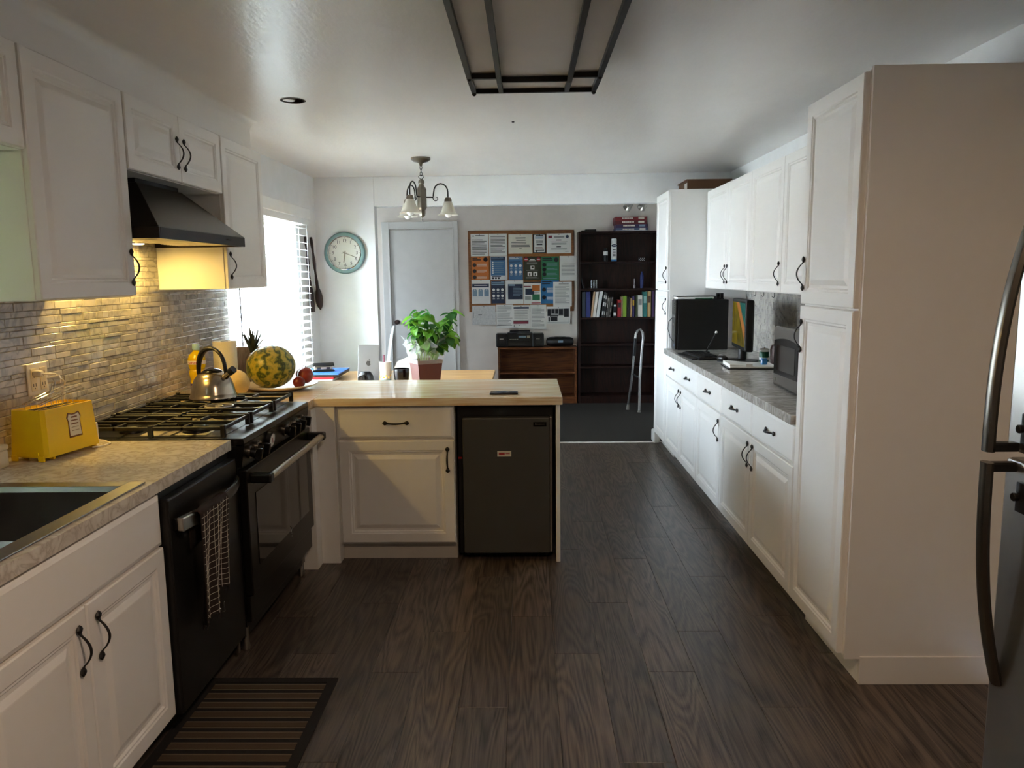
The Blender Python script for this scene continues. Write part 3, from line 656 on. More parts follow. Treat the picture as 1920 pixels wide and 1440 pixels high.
q = MB().box(-.165, -.09, PY0 + .0105, PY0 + .0125, .588, .618).build('sticker', 'paper_cream', d); MB().box(-.157, -.125, PY0 + .0098, PY0 + .0104, .597, .610).box(-.12, -.098, PY0 + .0098, PY0 + .0104, .602, .606).build('print', 'p_red', q)
MB().box(-.380, -.358, PY0 + .060, PY0 + .068, .565, .575).build('indicator', 'red_dot', t)
for x in (-.34, .10): MB().cyl((x, PY0 + .12, 0), (x, PY0 + .12, .026), .018, 12).build('foot', 'black', t, True)
for x in (-.34, .10): MB().cyl((x, PY1 - .12, 0), (x, PY1 - .12, .026), .018, 12).build('foot', 'black', t, True)
t = thing('smartphone', 'dark smartphone lying flat on the butcher-block peninsula', 'phone', (-.128, 4.14, .916))
MB().box(-.205, -.052, 4.10, 4.175, .9158, .9245).build('case', 'black', t, bevel=.003); MB().box(-.20, -.057, 4.104, 4.171, .9246, .9252).build('screen', 'black_gloss', t)
MB().box(-.18, -.165, 4.0985, 4.1, .918, .921).build('side_button', 'dark_steel', t)

# ---- right base run
XB = 1.185
BB = [3.322, 3.965, 4.60, 5.25, 5.83, 6.44]
def basecab(label, i0, i1, handles):
    y0, y1 = BB[i0], BB[i1]; t = thing('base_cabinet', label, 'cabinet', (1.5, (y0+y1)/2, 0), group='white base cabinets on the right')
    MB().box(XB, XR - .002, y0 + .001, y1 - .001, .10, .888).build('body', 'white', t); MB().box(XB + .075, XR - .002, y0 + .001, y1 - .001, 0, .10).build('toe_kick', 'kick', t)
    for k in range(i0, i1):
        a, b_ = BB[k] + .002, BB[k+1] - .002
        d = front(t, 'drawer', '-X', XB, a, b_, .712, .880, SLAB); pull(d, '-X', (XB - .02, (a+b_)/2, .797), True)
        d = front(t, 'door', '-X', XB, a, b_, .115, .702); hy_ = a + .04 if handles[k - i0] == 'n' else b_ - .04; pull(d, '-X', (XB - .02, hy_, .60))
basecab('two-door white base cabinet nearest the tall pantry', 0, 2, 'fn')
basecab('single-door white base cabinet midway along the right run', 2, 3, 'n')
basecab('two-door white base cabinet below the computer tower', 3, 5, 'fn')
tag(MB().box(1.145, XR - .002, 3.318, 6.444, .892, .935).build('worktop', 'laminate_right', bevel=.003), 'grey mottled worktop along the right wall', 'worktop')
# worktop front strip
# ---- tall pantries
def pantry(label, y0, y1, zt, split, hside, x1=XR - .002, panel=False):
    t = thing('tall_cabinet', label, 'cabinet', (1.5, (y0+y1)/2, 0), group='tall white pantry cabinets')
    MB().box(XB, x1, y0, y1, .11, zt).build('body', 'white', t, bevel=.002); MB().box(XB + .06, x1, y0 + .0, y1, 0, .11).build('toe_kick', 'white' if panel else 'kick', t, bevel=.001)
    hy_ = y0 + .035 if hside == 'n' else y1 - .035
    d = front(t, 'door', '-X', XB, y0 + .003, y1 - .003, split + .004, zt - .006); pull(d, '-X', (XB - .02, hy_, split + .13))
    d = front(t, 'door', '-X', XB, y0 + .003, y1 - .003, .115, split - .004); pull(d, '-X', (XB - .02, hy_, split - .13))
    return t
t = pantry('tall white pantry cabinet in the right foreground with a plain side panel', 2.775, 3.316, 2.235, 1.415, 'f', panel=True)
MB().box(XB + .002, XR - .002, 2.757, 2.774, .10, 2.245).build('side_panel', 'white', t, bevel=.0015); MB().box(XB + .06, XR - .002, 2.752, 2.774, 0, .112).build('side_kick', 'white', t, bevel=.002)
pantry('tall white pantry cabinet at the far end beside the bookcase', 6.45, 7.02, 2.235, 1.412, 'n')
# ---- right wall cabinets
XW = 1.50; UY = [3.32, 3.95, 4.545, 5.19, 5.79, 6.44]
def wallcab_r(label, ks, handles):
    y0, y1 = UY[ks[0]], UY[ks[-1] + 1]; t = thing('wall_cabinet', label, 'cabinet', (1.66, (y0+y1)/2, 1.43), group='white wall cabinets on the right wall')
    MB().box(XW, XR - .002, y0 + .001, y1 - .001, 1.43, 2.215).build('body', 'white', t, bevel=.0015)
    for k, h in zip(ks, handles):
        a, b_ = UY[k] + .0015, UY[k+1] - .0015; d = front(t, 'door', '-X', XW, a, b_, 1.433, 2.211)
        pull(d, '-X', (XW - .02, a + .035 if h == 'n' else b_ - .035, 1.545))
wallcab_r('white wall cabinet mostly hidden behind the foreground pantry', [0, 1], 'fn')
wallcab_r('single-door white wall cabinet above the small green can', [2], 'n')
wallcab_r('two-door white wall cabinet above the monitor and computer tower', [3, 4], 'fn')
wcr = bpy.data.objects['wall_right']
for y, w_ in ((5.30, 'leftmost'), (5.12, 'middle'), (4.9, 'rightmost')):
    mb = MB().tube([(1.56, y, 1.430), (1.56, y, 1.405), (1.552, y - .01, 1.395), (1.545, y, 1.402)], .0025, 6)
    tag(mb.build('cup_hook', 'iron', None, True), w_ + ' of three dark little cup hooks under the right wall cabinets', 'hook', 'cup hooks under the right wall cabinets')

# ---- refrigerator at the right edge
FX, FY0, FY1 = 1.145, 1.03, 1.83
t = thing('refrigerator', 'stainless steel refrigerator with bowed handles at the right edge', 'fridge', (1.48, 1.43, 0))
MB().box(FX + .07, XR - .01, FY0, FY1, .03, 1.74).build('body', 'dark_steel', t, bevel=.006)
d1 = MB().box(FX, FX + .066, FY0 + .002, FY1 - .002, 1.125, 1.735).build('freezer_door', 'fridge_steel', t, bevel=.012)
d2 = MB().box(FX, FX + .066, FY0 + .002, FY1 - .002, .06, 1.108).build('fridge_door', 'fridge_steel', t, bevel=.012)
MB().box(FX + .08, XR - .02, FY0 + .02, FY1 - .02, 0, .03).build('base', 'black', t)
def fh(door, zs, ze):
    pts = []
    for k in range(17):
        u = k / 16; pts.append((FX - .004 - .062 * (1 - u ** 2.6), FY1 - .045, zs + (ze - zs) * u))
    h = MB().tube(pts, .0125, 8, flat=1.5, upv=(0, 1, 0)).build('handle', 'handle_steel', door, True)
    MB().box(FX - .060, FX - .0002, FY1 - .058, FY1 - .032, min(zs, zs + (.022 if ze > zs else -.022)), max(zs, zs + (.022 if ze > zs else -.022))).build('handle_mount', 'black', h, bevel=.004)
fh(d1, 1.130, 1.66); fh(d2, 1.104, .55)
for k, (y, z) in enumerate(((1.735, 1.19), (1.735, 1.03))):
    c = MB().box(FX - .014, FX - .0005, y - .02, y + .02, z - .035, z + .035); c.cyl((FX - .014, y + .012, z), (FX - .026, y + .012, z), .010, 10)
    tag(c.build('magnet_clip', 'black', None, bevel=.002), ['black magnet clip on the freezer door', 'black magnet clip on the lower fridge door'][k], 'magnet clip', 'magnet clips on the fridge')

# ------------------------------------------------------------------ ceiling fixture, chandelier
t = thing('ceiling_light', 'large unlit ceiling light with grey panels in a dark bronze frame', 'ceiling light', (.04, 2.9, 2.34))
x0, x1, ya, yb, zl = -.225, .305, 2.25, 3.26, 2.352
mb = MB(); ys = 3.56; zs = 2.364; rb = .020
for x in (x0, x1): MB().bar((x, 1.95, zl), (x, yb, zl), rb, .022).bar((x, yb, zl), (x, ys, zs), rb, .022).build('outer_rail', 'bronze', t)
for x in (-.105, .185): MB().bar((x, 1.95, zl - .004), (x, yb + .06, zl - .004), .020, .02).bar((x, yb + .06, zl - .004), (x, ys, zs), .020, .02).build('inner_rail', 'bronze', t)
for a, b_, y, z in ((x0, -.105, yb, zl), (.185, x1, yb, zl), (-.105, .185, yb + .06, zl), (x0, x1, ys, zs), (x0, x1, 1.95, zl)): MB().bar((a, y, z), (b_, y, z), .017, .02).build('cross_bar', 'bronze', t)
for x in (x0, x1): MB().ball((x, ys, zs - .012), .010, 10, 6).build('finial', 'bronze', t, True); MB().ball((x, yb, zl - .011), .008, 10, 6).build('finial', 'bronze', t, True)
for a, b_ in ((x0, -.105), (-.105, .185), (.185, x1)):
    MB().add([(a, 1.95, zl + .012), (b_, 1.95, zl + .012), (b_, yb + .03, zl + .012), (a, yb + .03, zl + .012), (a, 1.95, zl + .016), (b_, 1.95, zl + .016), (b_, yb + .03, zl + .016), (a, yb + .03, zl + .016)], [(0, 1, 2, 3), (7, 6, 5, 4), (0, 4, 5, 1), (1, 5, 6, 2), (2, 6, 7, 3), (3, 7, 4, 0)]).build('panel', 'diffuser', t)
    MB().add([(a, yb + .03, zl + .012), (b_, yb + .03, zl + .012), (b_, ys, zs + .008), (a, ys, zs + .008), (a, yb + .03, zl + .016), (b_, yb + .03, zl + .016), (b_, ys, zs + .012), (a, ys, zs + .012)], [(0, 1, 2, 3), (7, 6, 5, 4), (0, 4, 5, 1), (1, 5, 6, 2), (2, 6, 7, 3), (3, 7, 4, 0)]).build('end_panel', 'diffuser', t)
MB().box(x0 + .05, x1 - .05, 2.0, ys - .1, 2.41, ZC).build('housing', 'white', t)
# chandelier
cx, cy = -.79, 5.97; t = thing('chandelier', 'pewter chandelier with frosted bell shades hanging over the dining table', 'chandelier', (cx, cy, 1.96))
MB().lathe([(.0, 2.44), (.074, 2.44), (.075, 2.428), (.055, 2.412), (.022, 2.404), (.012, 2.395), (.010, 2.38), (.0, 2.378)], (cx, cy, 0), 28).build('canopy', 'pewter', t, True)
for k, z in enumerate((2.368, 2.345, 2.322)):
    M = Matrix.Rotation(k * PI/2, 3, 'Z') @ Matrix.Rotation(PI/2, 3, 'X') @ Matrix.Diagonal((.55, 1, 1)).to_3x3()
    MB().torus((cx, cy, z), .015, .0022, 16, 6, M).build('chain_link', 'bronze', t, True)
MB().tube([(cx, cy, 2.278), (cx - .022, cy, 2.302), (cx - .016, cy, 2.309), (cx, cy, 2.313), (cx + .016, cy, 2.309), (cx + .022, cy, 2.302), (cx, cy, 2.278)], .0025, 6).build('loop', 'bronze', t, True)
MB().lathe([(.008, 2.285), (.022, 2.272), (.024, 2.255), (.018, 2.245), (.024, 2.23), (.036, 2.212), (.036, 2.07), (.026, 2.055), (.026, 2.03), (.022, 2.01), (.006, 2.0), (.004, 1.99), (.006, 1.983), (.002, 1.966)], (cx, cy, 0), 8).build('column', 'pewter', t)
for th in (12, 132, 252):
    a = math.radians(th); u = Vector((math.cos(a), math.sin(a), 0)); C0 = Vector((cx, cy, 0))
    def P(r, z): return C0 + u * r + Vector((0, 0, z))
    pts = [P(.034, 2.15), P(.085, 2.15), P(.088, 2.165), P(.092, 2.19)] + [P(.146 - .054*math.cos(k*PI/8), 2.19 + .062*math.sin(k*PI/8)) for k in range(1, 9)] + [P(.20, 2.16), P(.20, 2.145)]
    arm = MB().tube(pts, .0052, 8); arm.tube([P(.085, 2.15), P(.088, 2.133), P(.10, 2.123), P(.114, 2.125), P(.122, 2.137), P(.118, 2.15), P(.108, 2.151)], .003, 6)
    arm = arm.build('arm', 'bronze', t, True); q = P(.20, 0)
    MB().lathe([(.004, 2.152), (.020, 2.148), (.028, 2.132), (.028, 2.118), (.031, 2.112)], (q.x, q.y, 0), 20).build('cap', 'pewter', arm, True)
    s_ = MB().lathe([(.029, 2.118), (.036, 2.10), (.046, 2.07), (.054, 2.045), (.064, 2.028), (.082, 2.018), (.080, 2.016), (.062, 2.026), (.052, 2.043), (.044, 2.07), (.034, 2.10)], (q.x, q.y, 0), 28, 0, False)
    s_ = s_.build('shade', 'shade', t, True); MB().ball((q.x, q.y, 2.030), (.028, .028, .032), 16, 10).build('bulb', 'bulb', s_, True)

# ------------------------------------------------------------------ window blind
t = thing('window_blind', 'white slatted window blind glowing with daylight', 'blind', (-1.84, 5.6, .55))
BY0, BY1 = 4.76, 6.46
MB().box(-1.88, -1.785, BY0 - .01, BY1 + .01, 2.03, 2.115).build('valance', 'blind', t, bevel=.004); MB().box(-1.875, -1.80, BY0, BY1, 1.985, 2.03).build('head_rail', 'blind', t)
pitch = .0585; tilt = math.radians(9); sl = None; zz = 1.955; k = 0
while zz > .60:
    if sl is None:
        mb = MB(); w = .066; ring0 = []; n = 6
        def sec(y):
            topl = []; 
            for i in range(n + 1):
                u = -1 + 2*i/n; xx = u*w/2; zc = .004*(1 - u*u)
                topl.append((xx*math.cos(tilt) + zc*math.sin(tilt), y, -xx*math.sin(tilt) + zc*math.cos(tilt) + .0013))
            return topl + [(a, b_, c_ - .0026) for a, b_, c_ in topl[::-1]]
        mb.loft([sec(BY0), sec(BY1)]); sl = mb.build('slat', 'slat', t, True, local=True); o = sl
    else: o = sl.copy(); COL.objects.link(o)
    o.location = Vector((-1.835, 0, zz)) - WL[t]; zz -= pitch
zb = zz + pitch - .03
MB().box(-1.865, -1.805, BY0, BY1, zb - .022, zb).build('bottom_rail', 'blind', t, bevel=.003)
for y in (BY0 + .10, 5.6, BY1 - .06):
    MB().cyl((-1.802, y, zb), (-1.802, y, 2.0), .0016, 6).build('ladder_cord', 'blind', t); MB().cyl((-1.868, y, zb), (-1.868, y, 2.0), .0016, 6).build('ladder_cord', 'blind', t)
lab(MB().cyl((-1.795, BY0 + .055, 1.10), (-1.795, BY0 + .055, 2.02), .004, 8).build('tilt_wand', 'ink', t), 'thin grey tilt wand')
# ------------------------------------------------------------------ carved utensils, clock
def carved(kind, label, y0, z0, y1, z1):
    a = Vector((-1.872, y0, z0)); b_ = Vector((-1.866, y1, z1)); pts = []; rad = []
    for k in range(21):
        u = k / 20; pts.append(a.lerp(b_, u) + Vector((0, .006*math.sin(u*9), 0)))
        rad.append(.016 + .004*math.sin(u*23) if u < .68 else (.014 + .030*math.sin((u-.68)/.32*PI)**.8 if kind == 'spoon' else .030))
    rad[-1] = .004 if kind == 'spoon' else .028
    o = MB().tube(pts, rad, 10, flat=.75, upv=(1, 0, 0)).build('carved_' + kind, 'dark_wood', None, True); tag(o, label, 'wall decor', 'carved wooden utensils by the window')
carved('spoon', 'long dark carved wooden spoon hanging beside the clock wall', 6.765, 1.90, 6.955, 1.265)
carved('fork', 'dark carved wooden fork hanging close behind the blind edge', 6.60, 1.90, 6.70, 1.26)
ck = Vector((-1.636, YB, 1.772)); t = thing('wall_clock', 'round teal wall clock with cream dial', 'clock', (ck.x, YB, ck.z - .185))
MY = Matrix.Rotation(PI/2, 3, 'X')
def disc(prof, name, m, par, n=48): return MB().lathe(prof, ck, n, 0, True, MY).build(name, m, par, True)
MB().lathe([(.15, .002), (.178, .002), (.186, .012), (.186, .030), (.178, .042), (.160, .048), (.149, .046), (.146, .036), (.146, .010)], ck, 56, 0, False, MY).build('rim', 'teal_ring', t, True)
MB().lathe([(.150, .044), (.152, .049), (.147, .051), (.143, .047), (.143, .036)], ck, 56, 0, False, MY).build('bezel', 'chrome', t, True)
fc = disc([(.148, .008), (.148, .016), (.0, .016)], 'dial', 'clock_face', t)
for h in range(1, 13):
    a = h * PI / 6; text(str(h), .040, 'ink_dark', fc, (ck.x + .108*math.sin(a), YB - .0172, ck.z + .108*math.cos(a)), FACE_MY, 'numeral')
    MB().cbox((ck.x + .134*math.sin(a), YB - .0168, ck.z + .134*math.cos(a)), (.004, .001, .010), Matrix.Rotation(a, 3, 'Y')).build('tick', 'ink_dark', fc)
def hand(ang, l, w, d):
    u = Vector((math.sin(ang), 0, math.cos(ang))); c = ck + Vector((0, -d, 0)); MB().bar(c - u*.02, c + u*l, .0015, w).build('hand', 'gold_hand', t)
hand(math.radians(189), .085, .009, .022); hand(math.radians(112), .115, .006, .025); hand(math.radians(265), .03, .003, .028)
disc([(.007, .018), (.007, .030), (.0, .031)], 'hub', 'gold_hand', t, 16)

# ------------------------------------------------------------------ things on the left counter
# toaster (local frame: long side along Y, front face +X)
t = thing('toaster', 'bright yellow two-slot toaster with a wire rack on top', 'toaster', (-1.752, 2.768, .916), math.radians(-10))
LB, WB, LT, WT, H0, H1 = .134, .080, .126, .069, .014, .182
def ring(l, w, z, c=.012): return [(-w+c, -l, z), (w-c, -l, z), (w, -l+c, z), (w, l-c, z), (w-c, l, z), (-w+c, l, z), (-w, l-c, z), (-w, -l+c, z)]
mb = MB(); mb.loft([ring(LB, WB, H0), ring(LT, WT, H1)], cap=False); mb.loft([ring(LT, WT, H1), ring(LT-.006, WT-.006, H1 + .001), ring(LT-.008, WT-.008, H1-.008)], cap=False)
n = len(mb.v); mb.f.append(list(range(n-8, n))); mb.m.append(0); mb.f.append(list(range(0, 8))); mb.m.append(0)
bd_ = mb.build('body', 'yellow', t, local=True)
for x in (-.022, .022): MB().box(x-.012, x+.012, -.105, .105, H1-.0078, H1-.006).build('slot', 'black', bd_, local=True)
mb = MB()
for x in (-.055, .055): mb.box(x-.012, x+.012, -.138, -.129, 0.0, .022).box(x-.012, x+.012, .112, .124, 0, .016).box(x - .01, x + .01, -.09, -.08, 0, .016)
mb.build('foot', 'yellow', t, local=True, bevel=.002)
MB().box(-.045, .045, -.1360, -.1318, .016, .034).build('crumb_tray', 'yellow', t, local=True, bevel=.002)
sl_ = (WT - WB) / (H1 - H0); M = Matrix.Rotation(math.atan(-sl_) * -1, 3, 'Y')
def onface(y, z, d): return Vector((WB + sl_*(z - H0) + d, y, z))
out = [(-.5, -.55), (.5, -.55), (.47, .15), (.55, .30), (.42, .5), (.12, .44), (-.12, .44), (-.42, .5), (-.55, .30), (-.47, .15)]
f1 = lambda a, b_, d: onface(.012 + a*.064, .112 + b_*.088, d)
pl = MB().prism(out, .0004, .0014, f1).build('bread_emblem', 'yellow_dark', t, local=True)
f2 = lambda a, b_, d: onface(.012 + a*.055, .112 + b_*.077, d); MB().prism(out, .0013, .002, f2).build('emblem_face', 'cream', pl, local=True)
mb = MB()
for k, (w, h) in enumerate(((.030, .010), (.034, .008), (.036, .008), (.034, .003), (.036, .003))):
    zc = .138 - k*.0125; mb.prism([(-.5, -.5), (.5, -.5), (.5, .5), (-.5, .5)], .0020, .0025, lambda a, b_, d, zc=zc, w=w, h=h: onface(.012 + a*w, zc + b_*h*.55, d))
mb.build('print', 'yellow_dark', pl, local=True)
rk = MB(); rz = H1 + .03
for x in (-.036, .028):
    rk.tube([(x, -.10, rz - .012), (x, .02, rz + .014), (x, .115, rz + .026)], .0022, 6); rk.tube([(x + .012, -.10, rz - .014), (x + .012, .02, rz + .008), (x + .012, .115, rz + .018)], .0022, 6)
    for k in range(8):
        y = -.09 + k*.026; rk.tube([(x, y, rz - .010 + k*.0045), (x + .002, y, H1 - .004)], .0012, 5)
for s_ in (-.004, .008): rk.tube([(-.036 + s_, -.02, rz), (-.03 + s_, .03, rz + .012), (-.03 + s_, .045, rz + .05), (-.045 + s_, .05, rz + .06)], .002, 6)
rk.build('wire_rack', 'chrome', t, True, local=True)
MB().cyl((-.055, .048, rz + .058), (-.02, .07, rz + .066), .009, 10).cyl((-.05, .043, rz + .050), (-.015, .065, rz + .05), .008, 10).build('rack_grip', 'plastic_white', t, True, local=True)
crd = MB().tube([(-.03, .145, .03), (0, .17, .02), (.05, .19, .008), (.09, .17, .005), (.10, .12, .005), (.075, .09, .005)], .0035, 8).build('power_cord', 'plastic_white', t, True, local=True)
# outlet with plug
t = thing('wall_outlet', 'cream wall outlet plate with a plugged-in cord on the tile backsplash', 'outlet', (XL + .01, 2.90, 1.11))
MB().box(XL + .011, XL + .018, 2.838, 2.962, 1.118, 1.240).build('plate', 'plastic_white', t, bevel=.003)
for y in (2.872, 2.928):
    r_ = MB().box(XL + .018, XL + .0205, y - .018, y + .018, 1.135, 1.222).build('receptacle', 'cream', t, bevel=.004)
    mb = MB()
    for z in (1.158, 1.202): mb.box(XL + .0206, XL + .0212, y - .009, y - .006, z - .006, z + .006).box(XL + .0206, XL + .0212, y + .006, y + .009, z - .006, z + .006).cyl((XL + .0206, y, z - .013), (XL + .0212, y, z - .013), .003, 8)
    mb.build('slots', 'black', r_)
MB().box(XL + .021, XL + .052, 2.86, 2.886, 1.19, 1.214).build('plug', 'plastic_white', t, bevel=.006)
MB().tube([(XL + .05, 2.873, 1.202), (XL + .08, 2.91, 1.196), (XL + .09, 2.95, 1.16), (XL + .075, 2.955, 1.08), (XL + .06, 2.94, 1.0), (XL + .06, 2.93, .93), (XL + .08, 2.93, .920)], .0035, 8).build('cord', 'plastic_white', t, True)
mb = MB().lathe([(.013, .9155), (.0135, .918), (.0135, .985), (.012, .995), (.0, .996)], (-1.715, 2.958, 0), 16)
tag(mb.build('small_bottle', 'plastic_white', None, True), 'slim white plastic bottle behind the yellow toaster', 'bottle')
mb = MB().box(-1.884, -1.80, 2.42, 2.575, .9155, .975).box(-1.886, -1.798, 2.418, 2.577, .975, .995)
tag(mb.build('storage_tub', 'cream', None, bevel=.006), 'cream plastic tub at the left edge behind the toaster', 'tub')
# kettle
kc = (-1.545, 3.715); kz = .972; t = thing('kettle', 'brushed steel whistling kettle with a black arched handle on the range', 'kettle', (kc[0], kc[1], kz))
MB().lathe([(.0, kz), (.108, kz), (.114, kz+.006), (.113, kz+.014), (.106, kz+.022), (.104, kz+.03), (.098, kz+.06), (.086, kz+.095), (.068, kz+.118), (.052, kz+.127), (.046, kz+.129)], (*kc, 0), 40).build('body', 'kettle_steel', t, True)
MB().lathe([(.05, kz+.127), (.046, kz+.134), (.03, kz+.143), (.012, kz+.148), (.0, kz+.148)], (*kc, 0), 32).build('lid', 'black_gloss', t, True)
sd = Vector((.80, -.25, 0)).normalized(); K0 = Vector((*kc, kz))
sp_ = MB().cyl(K0 + sd*.065 + Vector((0, 0, .100)), K0 + sd*.112 + Vector((0, 0, .134)), .017, 18, 0, .013).build('spout', 'kettle_steel', t, True)
MB().cyl(K0 + sd*.104 + Vector((0, 0, .130)), K0 + sd*.128 + Vector((0, 0, .146)), .018, 16).build('spout_cap', 'black', sp_, True)
pts = []
for k in range(19):
    a = PI * (k / 18); pts.append(K0 + sd * (-.080 * math.cos(a) * 1.0) + Vector((0, 0,   .115 + .130 * math.sin(a) ** .75)))
hnd = MB().tube(pts[:11], [.010 + .004*math.sin(k/10*PI) for k in range(11)], 10, upv=(0, 1, 0), flat=1.3).build('handle_grip', 'black', t, True)
MB().tube(pts[10:], .0088, 10, upv=(0, 1, 0), flat=1.3).build('handle_arm', 'dark_steel', t, True)
# oil bottle
ob = (-1.80, 4.135); t = thing('oil_bottle', 'yellow cooking-oil bottle with a pale blue cap behind the kettle', 'bottle', (*ob, .916))
z = .916; MB().lathe([(.0, z), (.036, z), (.039, z+.008), (.039, z+.085), (.036, z+.095), (.040, z+.105), (.044, z+.135), (.038, z+.150), (.044, z+.165), (.046, z+.205), (.040, z+.228), (.020, z+.246), (.016, z+.25), (.016, z+.258)], (*ob, 0), 28).build('body', 'oil', t, True)
MB().lathe([(.018, z+.256), (.019, z+.262), (.019, z+.284), (.017, z+.288), (.0, z+.288)], (*ob, 0), 20).build('cap', 'cap_blue', t, True)
lb = MB().lathe([(.0465, z+.180), (.0470, z+.200)], (*ob, 0), 28, 0, False).build('label_band', 'paper_cream', t, True); text('smart', .024, 'p_red', lb, (ob[0] + .002, ob[1] - .0478, z + .190), FACE_MY)
lb = MB().lathe([(.0396, z+.02), (.0396, z+.075)], (*ob, 0), 28, 0, False).build('label', 'label_purple', t, True)
for k in range(3): MB().box(ob[0]-.02, ob[0]+.018, ob[1]-.0405, ob[1]-.0395, z+.028+k*.015, z+.034+k*.015).build('print', 'yellow', lb)
# paper towel
pt = (-1.755, 4.42); t = thing('paper_towel', 'white paper towel roll standing by the window', 'paper towel', (*pt, .916))
MB().lathe([(.021, .916), (.064, .916), (.0655, .92), (.0655, 1.192), (.064, 1.195), (.021, 1.195)], (*pt, 0), 36).build('roll', 'towel_paper', t, True); MB().lathe([(.021, .917), (.021, 1.196), (.0185, 1.196), (.0185, .917)], (*pt, 0), 24, 0, False).build('core', 'box_brown', t, True)
# pale melon, watermelon on platter, pineapple, fruit
tag(MB().ball((-1.585, 4.10, .991), (.078, .080, .075), 28, 18).build('melon', 'melon_cream', None, True), 'pale yellow melon behind the kettle', 'melon')
pc = (-1.435, 4.40); t = thing('platter', 'large cream platter under the watermelon', 'platter', (*pc, .916))
MB().lathe([(.0, .9165), (.12, .9165), (.15, .922), (.205, .938), (.215, .944), (.212, .948), (.148, .929), (.12, .924), (.0, .924)], (*pc, 0), 48).build('plate', 'platter', t, True)
o = MB().ball((0, 0, 0), (.133, .150, .124), 40, 26).build('watermelon', 'rind', None, True, local=True); o.location = (-1.470, 4.36, 1.050); o.rotation_euler = (0, 0, math.radians(-12)); tag(o, 'large mottled green and yellow watermelon on the platter', 'watermelon')
t = thing('pineapple', 'pineapple lying behind the watermelon with its spiky crown up', 'pineapple', (-1.635, 4.60, .945))
o = MB().lathe([(.02, 0), (.055, .02), (.066, .07), (.062, .12), (.035, .165), (.02, .17)], (-1.635, 4.60, .945), 20).build('body', 'pine_body', t, True)
base = Vector((-1.650, 4.585, 1.11)); rnd = random.Random(2)
for k in range(16):
    a = k * 2.4; lean = .12 + .75 * (k / 16); l = .165 - .04 * (k / 16); dv = Vector((math.cos(a)*lean, math.sin(a)*lean, 1)).normalized()
    sv = dv.cross(Vector((math.cos(a), math.sin(a), 0)) + Vector((.01, 0, 0))).normalized(); mb = MB(); rings = []
    for j in range(6):
        u = j/5; c_ = base + dv*l*u + Vector((math.cos(a), math.sin(a), 0))*.03*u*u*lean; w = .016*(1-u)**.8 + .0006; nn = dv.cross(sv).normalized()
        rings.append([c_ - sv*w, c_ - nn*.003*(1-u), c_ + sv*w, c_ + nn*.002*(1-u)])
    mb.loft(rings); mb.build('crown_leaf', 'pine_leaf', t, True)
for nme, m_, c_, r_, l_ in (('mango', 'mango', (-1.295, 4.43, .990), (.045, .052, .047), 'red mango at the right edge of the platter'), ('apple', 'apple', (-1.300, 4.315, .964), (.034, .036, .034), 'dark red apple against the watermelon on the platter'), ('apple', 'apple', (-1.335, 4.52, .985), (.045, .045, .043), 'shadowed red apple at the back of the platter')):
    t = thing(nme, l_, 'fruit', (c_[0], c_[1], c_[2] - r_[2])); MB().ball(c_, r_, 24, 16).build('flesh', m_, t, True); MB().tube([(c_[0], c_[1], c_[2] + r_[2]*.95), (c_[0]+.004, c_[1], c_[2] + r_[2] + .012)], .002, 6).build('stalk', 'dark_wood', t)
o = MB().box(-.13, .13, -.009, .009, 0, .22).build('cutting_board', 'cutting', None, local=True, bevel=.006); o.location = (-1.74, 4.695, .916); o.rotation_euler = (math.radians(-6), 0, math.radians(10)); tag(o, 'brown wooden board standing behind the paper towel', 'board')

# ------------------------------------------------------------------ dining table and things on it
TZ = .75; t = thing('dining_table', 'pale wood dining table behind the peninsula', 'table', (-1.06, 5.75, 0))
MB().box(-1.78, -.275, 4.98, 6.585, TZ - .03, TZ).build('table_top', 'table_wood', t, bevel=.004); MB().box(-1.74, -.34, 5.05, 5.07, TZ-.12, TZ-.031).box(-1.74, -.34, 6.49, 6.51, TZ-.12, TZ-.031).box(-1.74, -1.72, 5.07, 6.49, TZ-.12, TZ-.031).box(-.36, -.34, 5.07, 6.49, TZ-.12, TZ-.031).build('apron', 'table_wood', t)
for x in (-1.74, -.40):
    for y in (5.05, 6.45): MB().box(x, x + .06, y, y + .06, 0, TZ - .031).build('leg', 'table_wood', t, bevel=.003)
# potted plant
pp = Vector((-.715, 5.38, TZ + .001)); t = thing('potted_plant', 'leafy green plant in a square red-brown pot wrapped in clear film', 'plant', pp, math.radians(28))
def sqr(h, z): return [(-h, -h, z), (h, -h, z), (h, h, z), (-h, h, z)]
MB().loft([sqr(.068, 0), sqr(.092, .225), sqr(.085, .225), sqr(.064, .03)], cap=False).add(sqr(.068, 0), [(0, 1, 2, 3)]).build('pot', 'pot', t, local=True)
MB().add(sqr(.084, .205) + sqr(.07, .05), [(0, 1, 2, 3), (7, 6, 5, 4), (0, 1, 5, 4), (1, 2, 6, 5), (2, 3, 7, 6), (3, 0, 4, 7)]).build('soil', 'soil', t, local=True)
mb = MB(); rg = []
for j, (h, z) in enumerate(((.0935, .20), (.097, .235), (.100, .275), (.108, .32), (.122, .36))):
    r_ = []
    for k in range(32):
        a = 2*PI*k/32; c_, s_ = math.cos(a), math.sin(a); q = h / max(abs(c_), abs(s_)) if j < 2 else h * 1.15 / max(abs(c_), abs(s_)) ** .6
        q *= 1 + .035 * j * math.sin(k*2.9 + j); r_.append((q*c_, q*s_, z + .016 * j * .5 * math.sin(k*1.7)))
    rg.append(r_)
mb.loft(rg, cap=False); mb.build('film_wrap', 'film', t, True, local=True)
leafm = MB(); prof = [(0, .0), (.12, .022), (.35, .036), (.6, .030), (.85, .012), (1.0, .001)]
cl_, ll_, rl_ = [], [], []
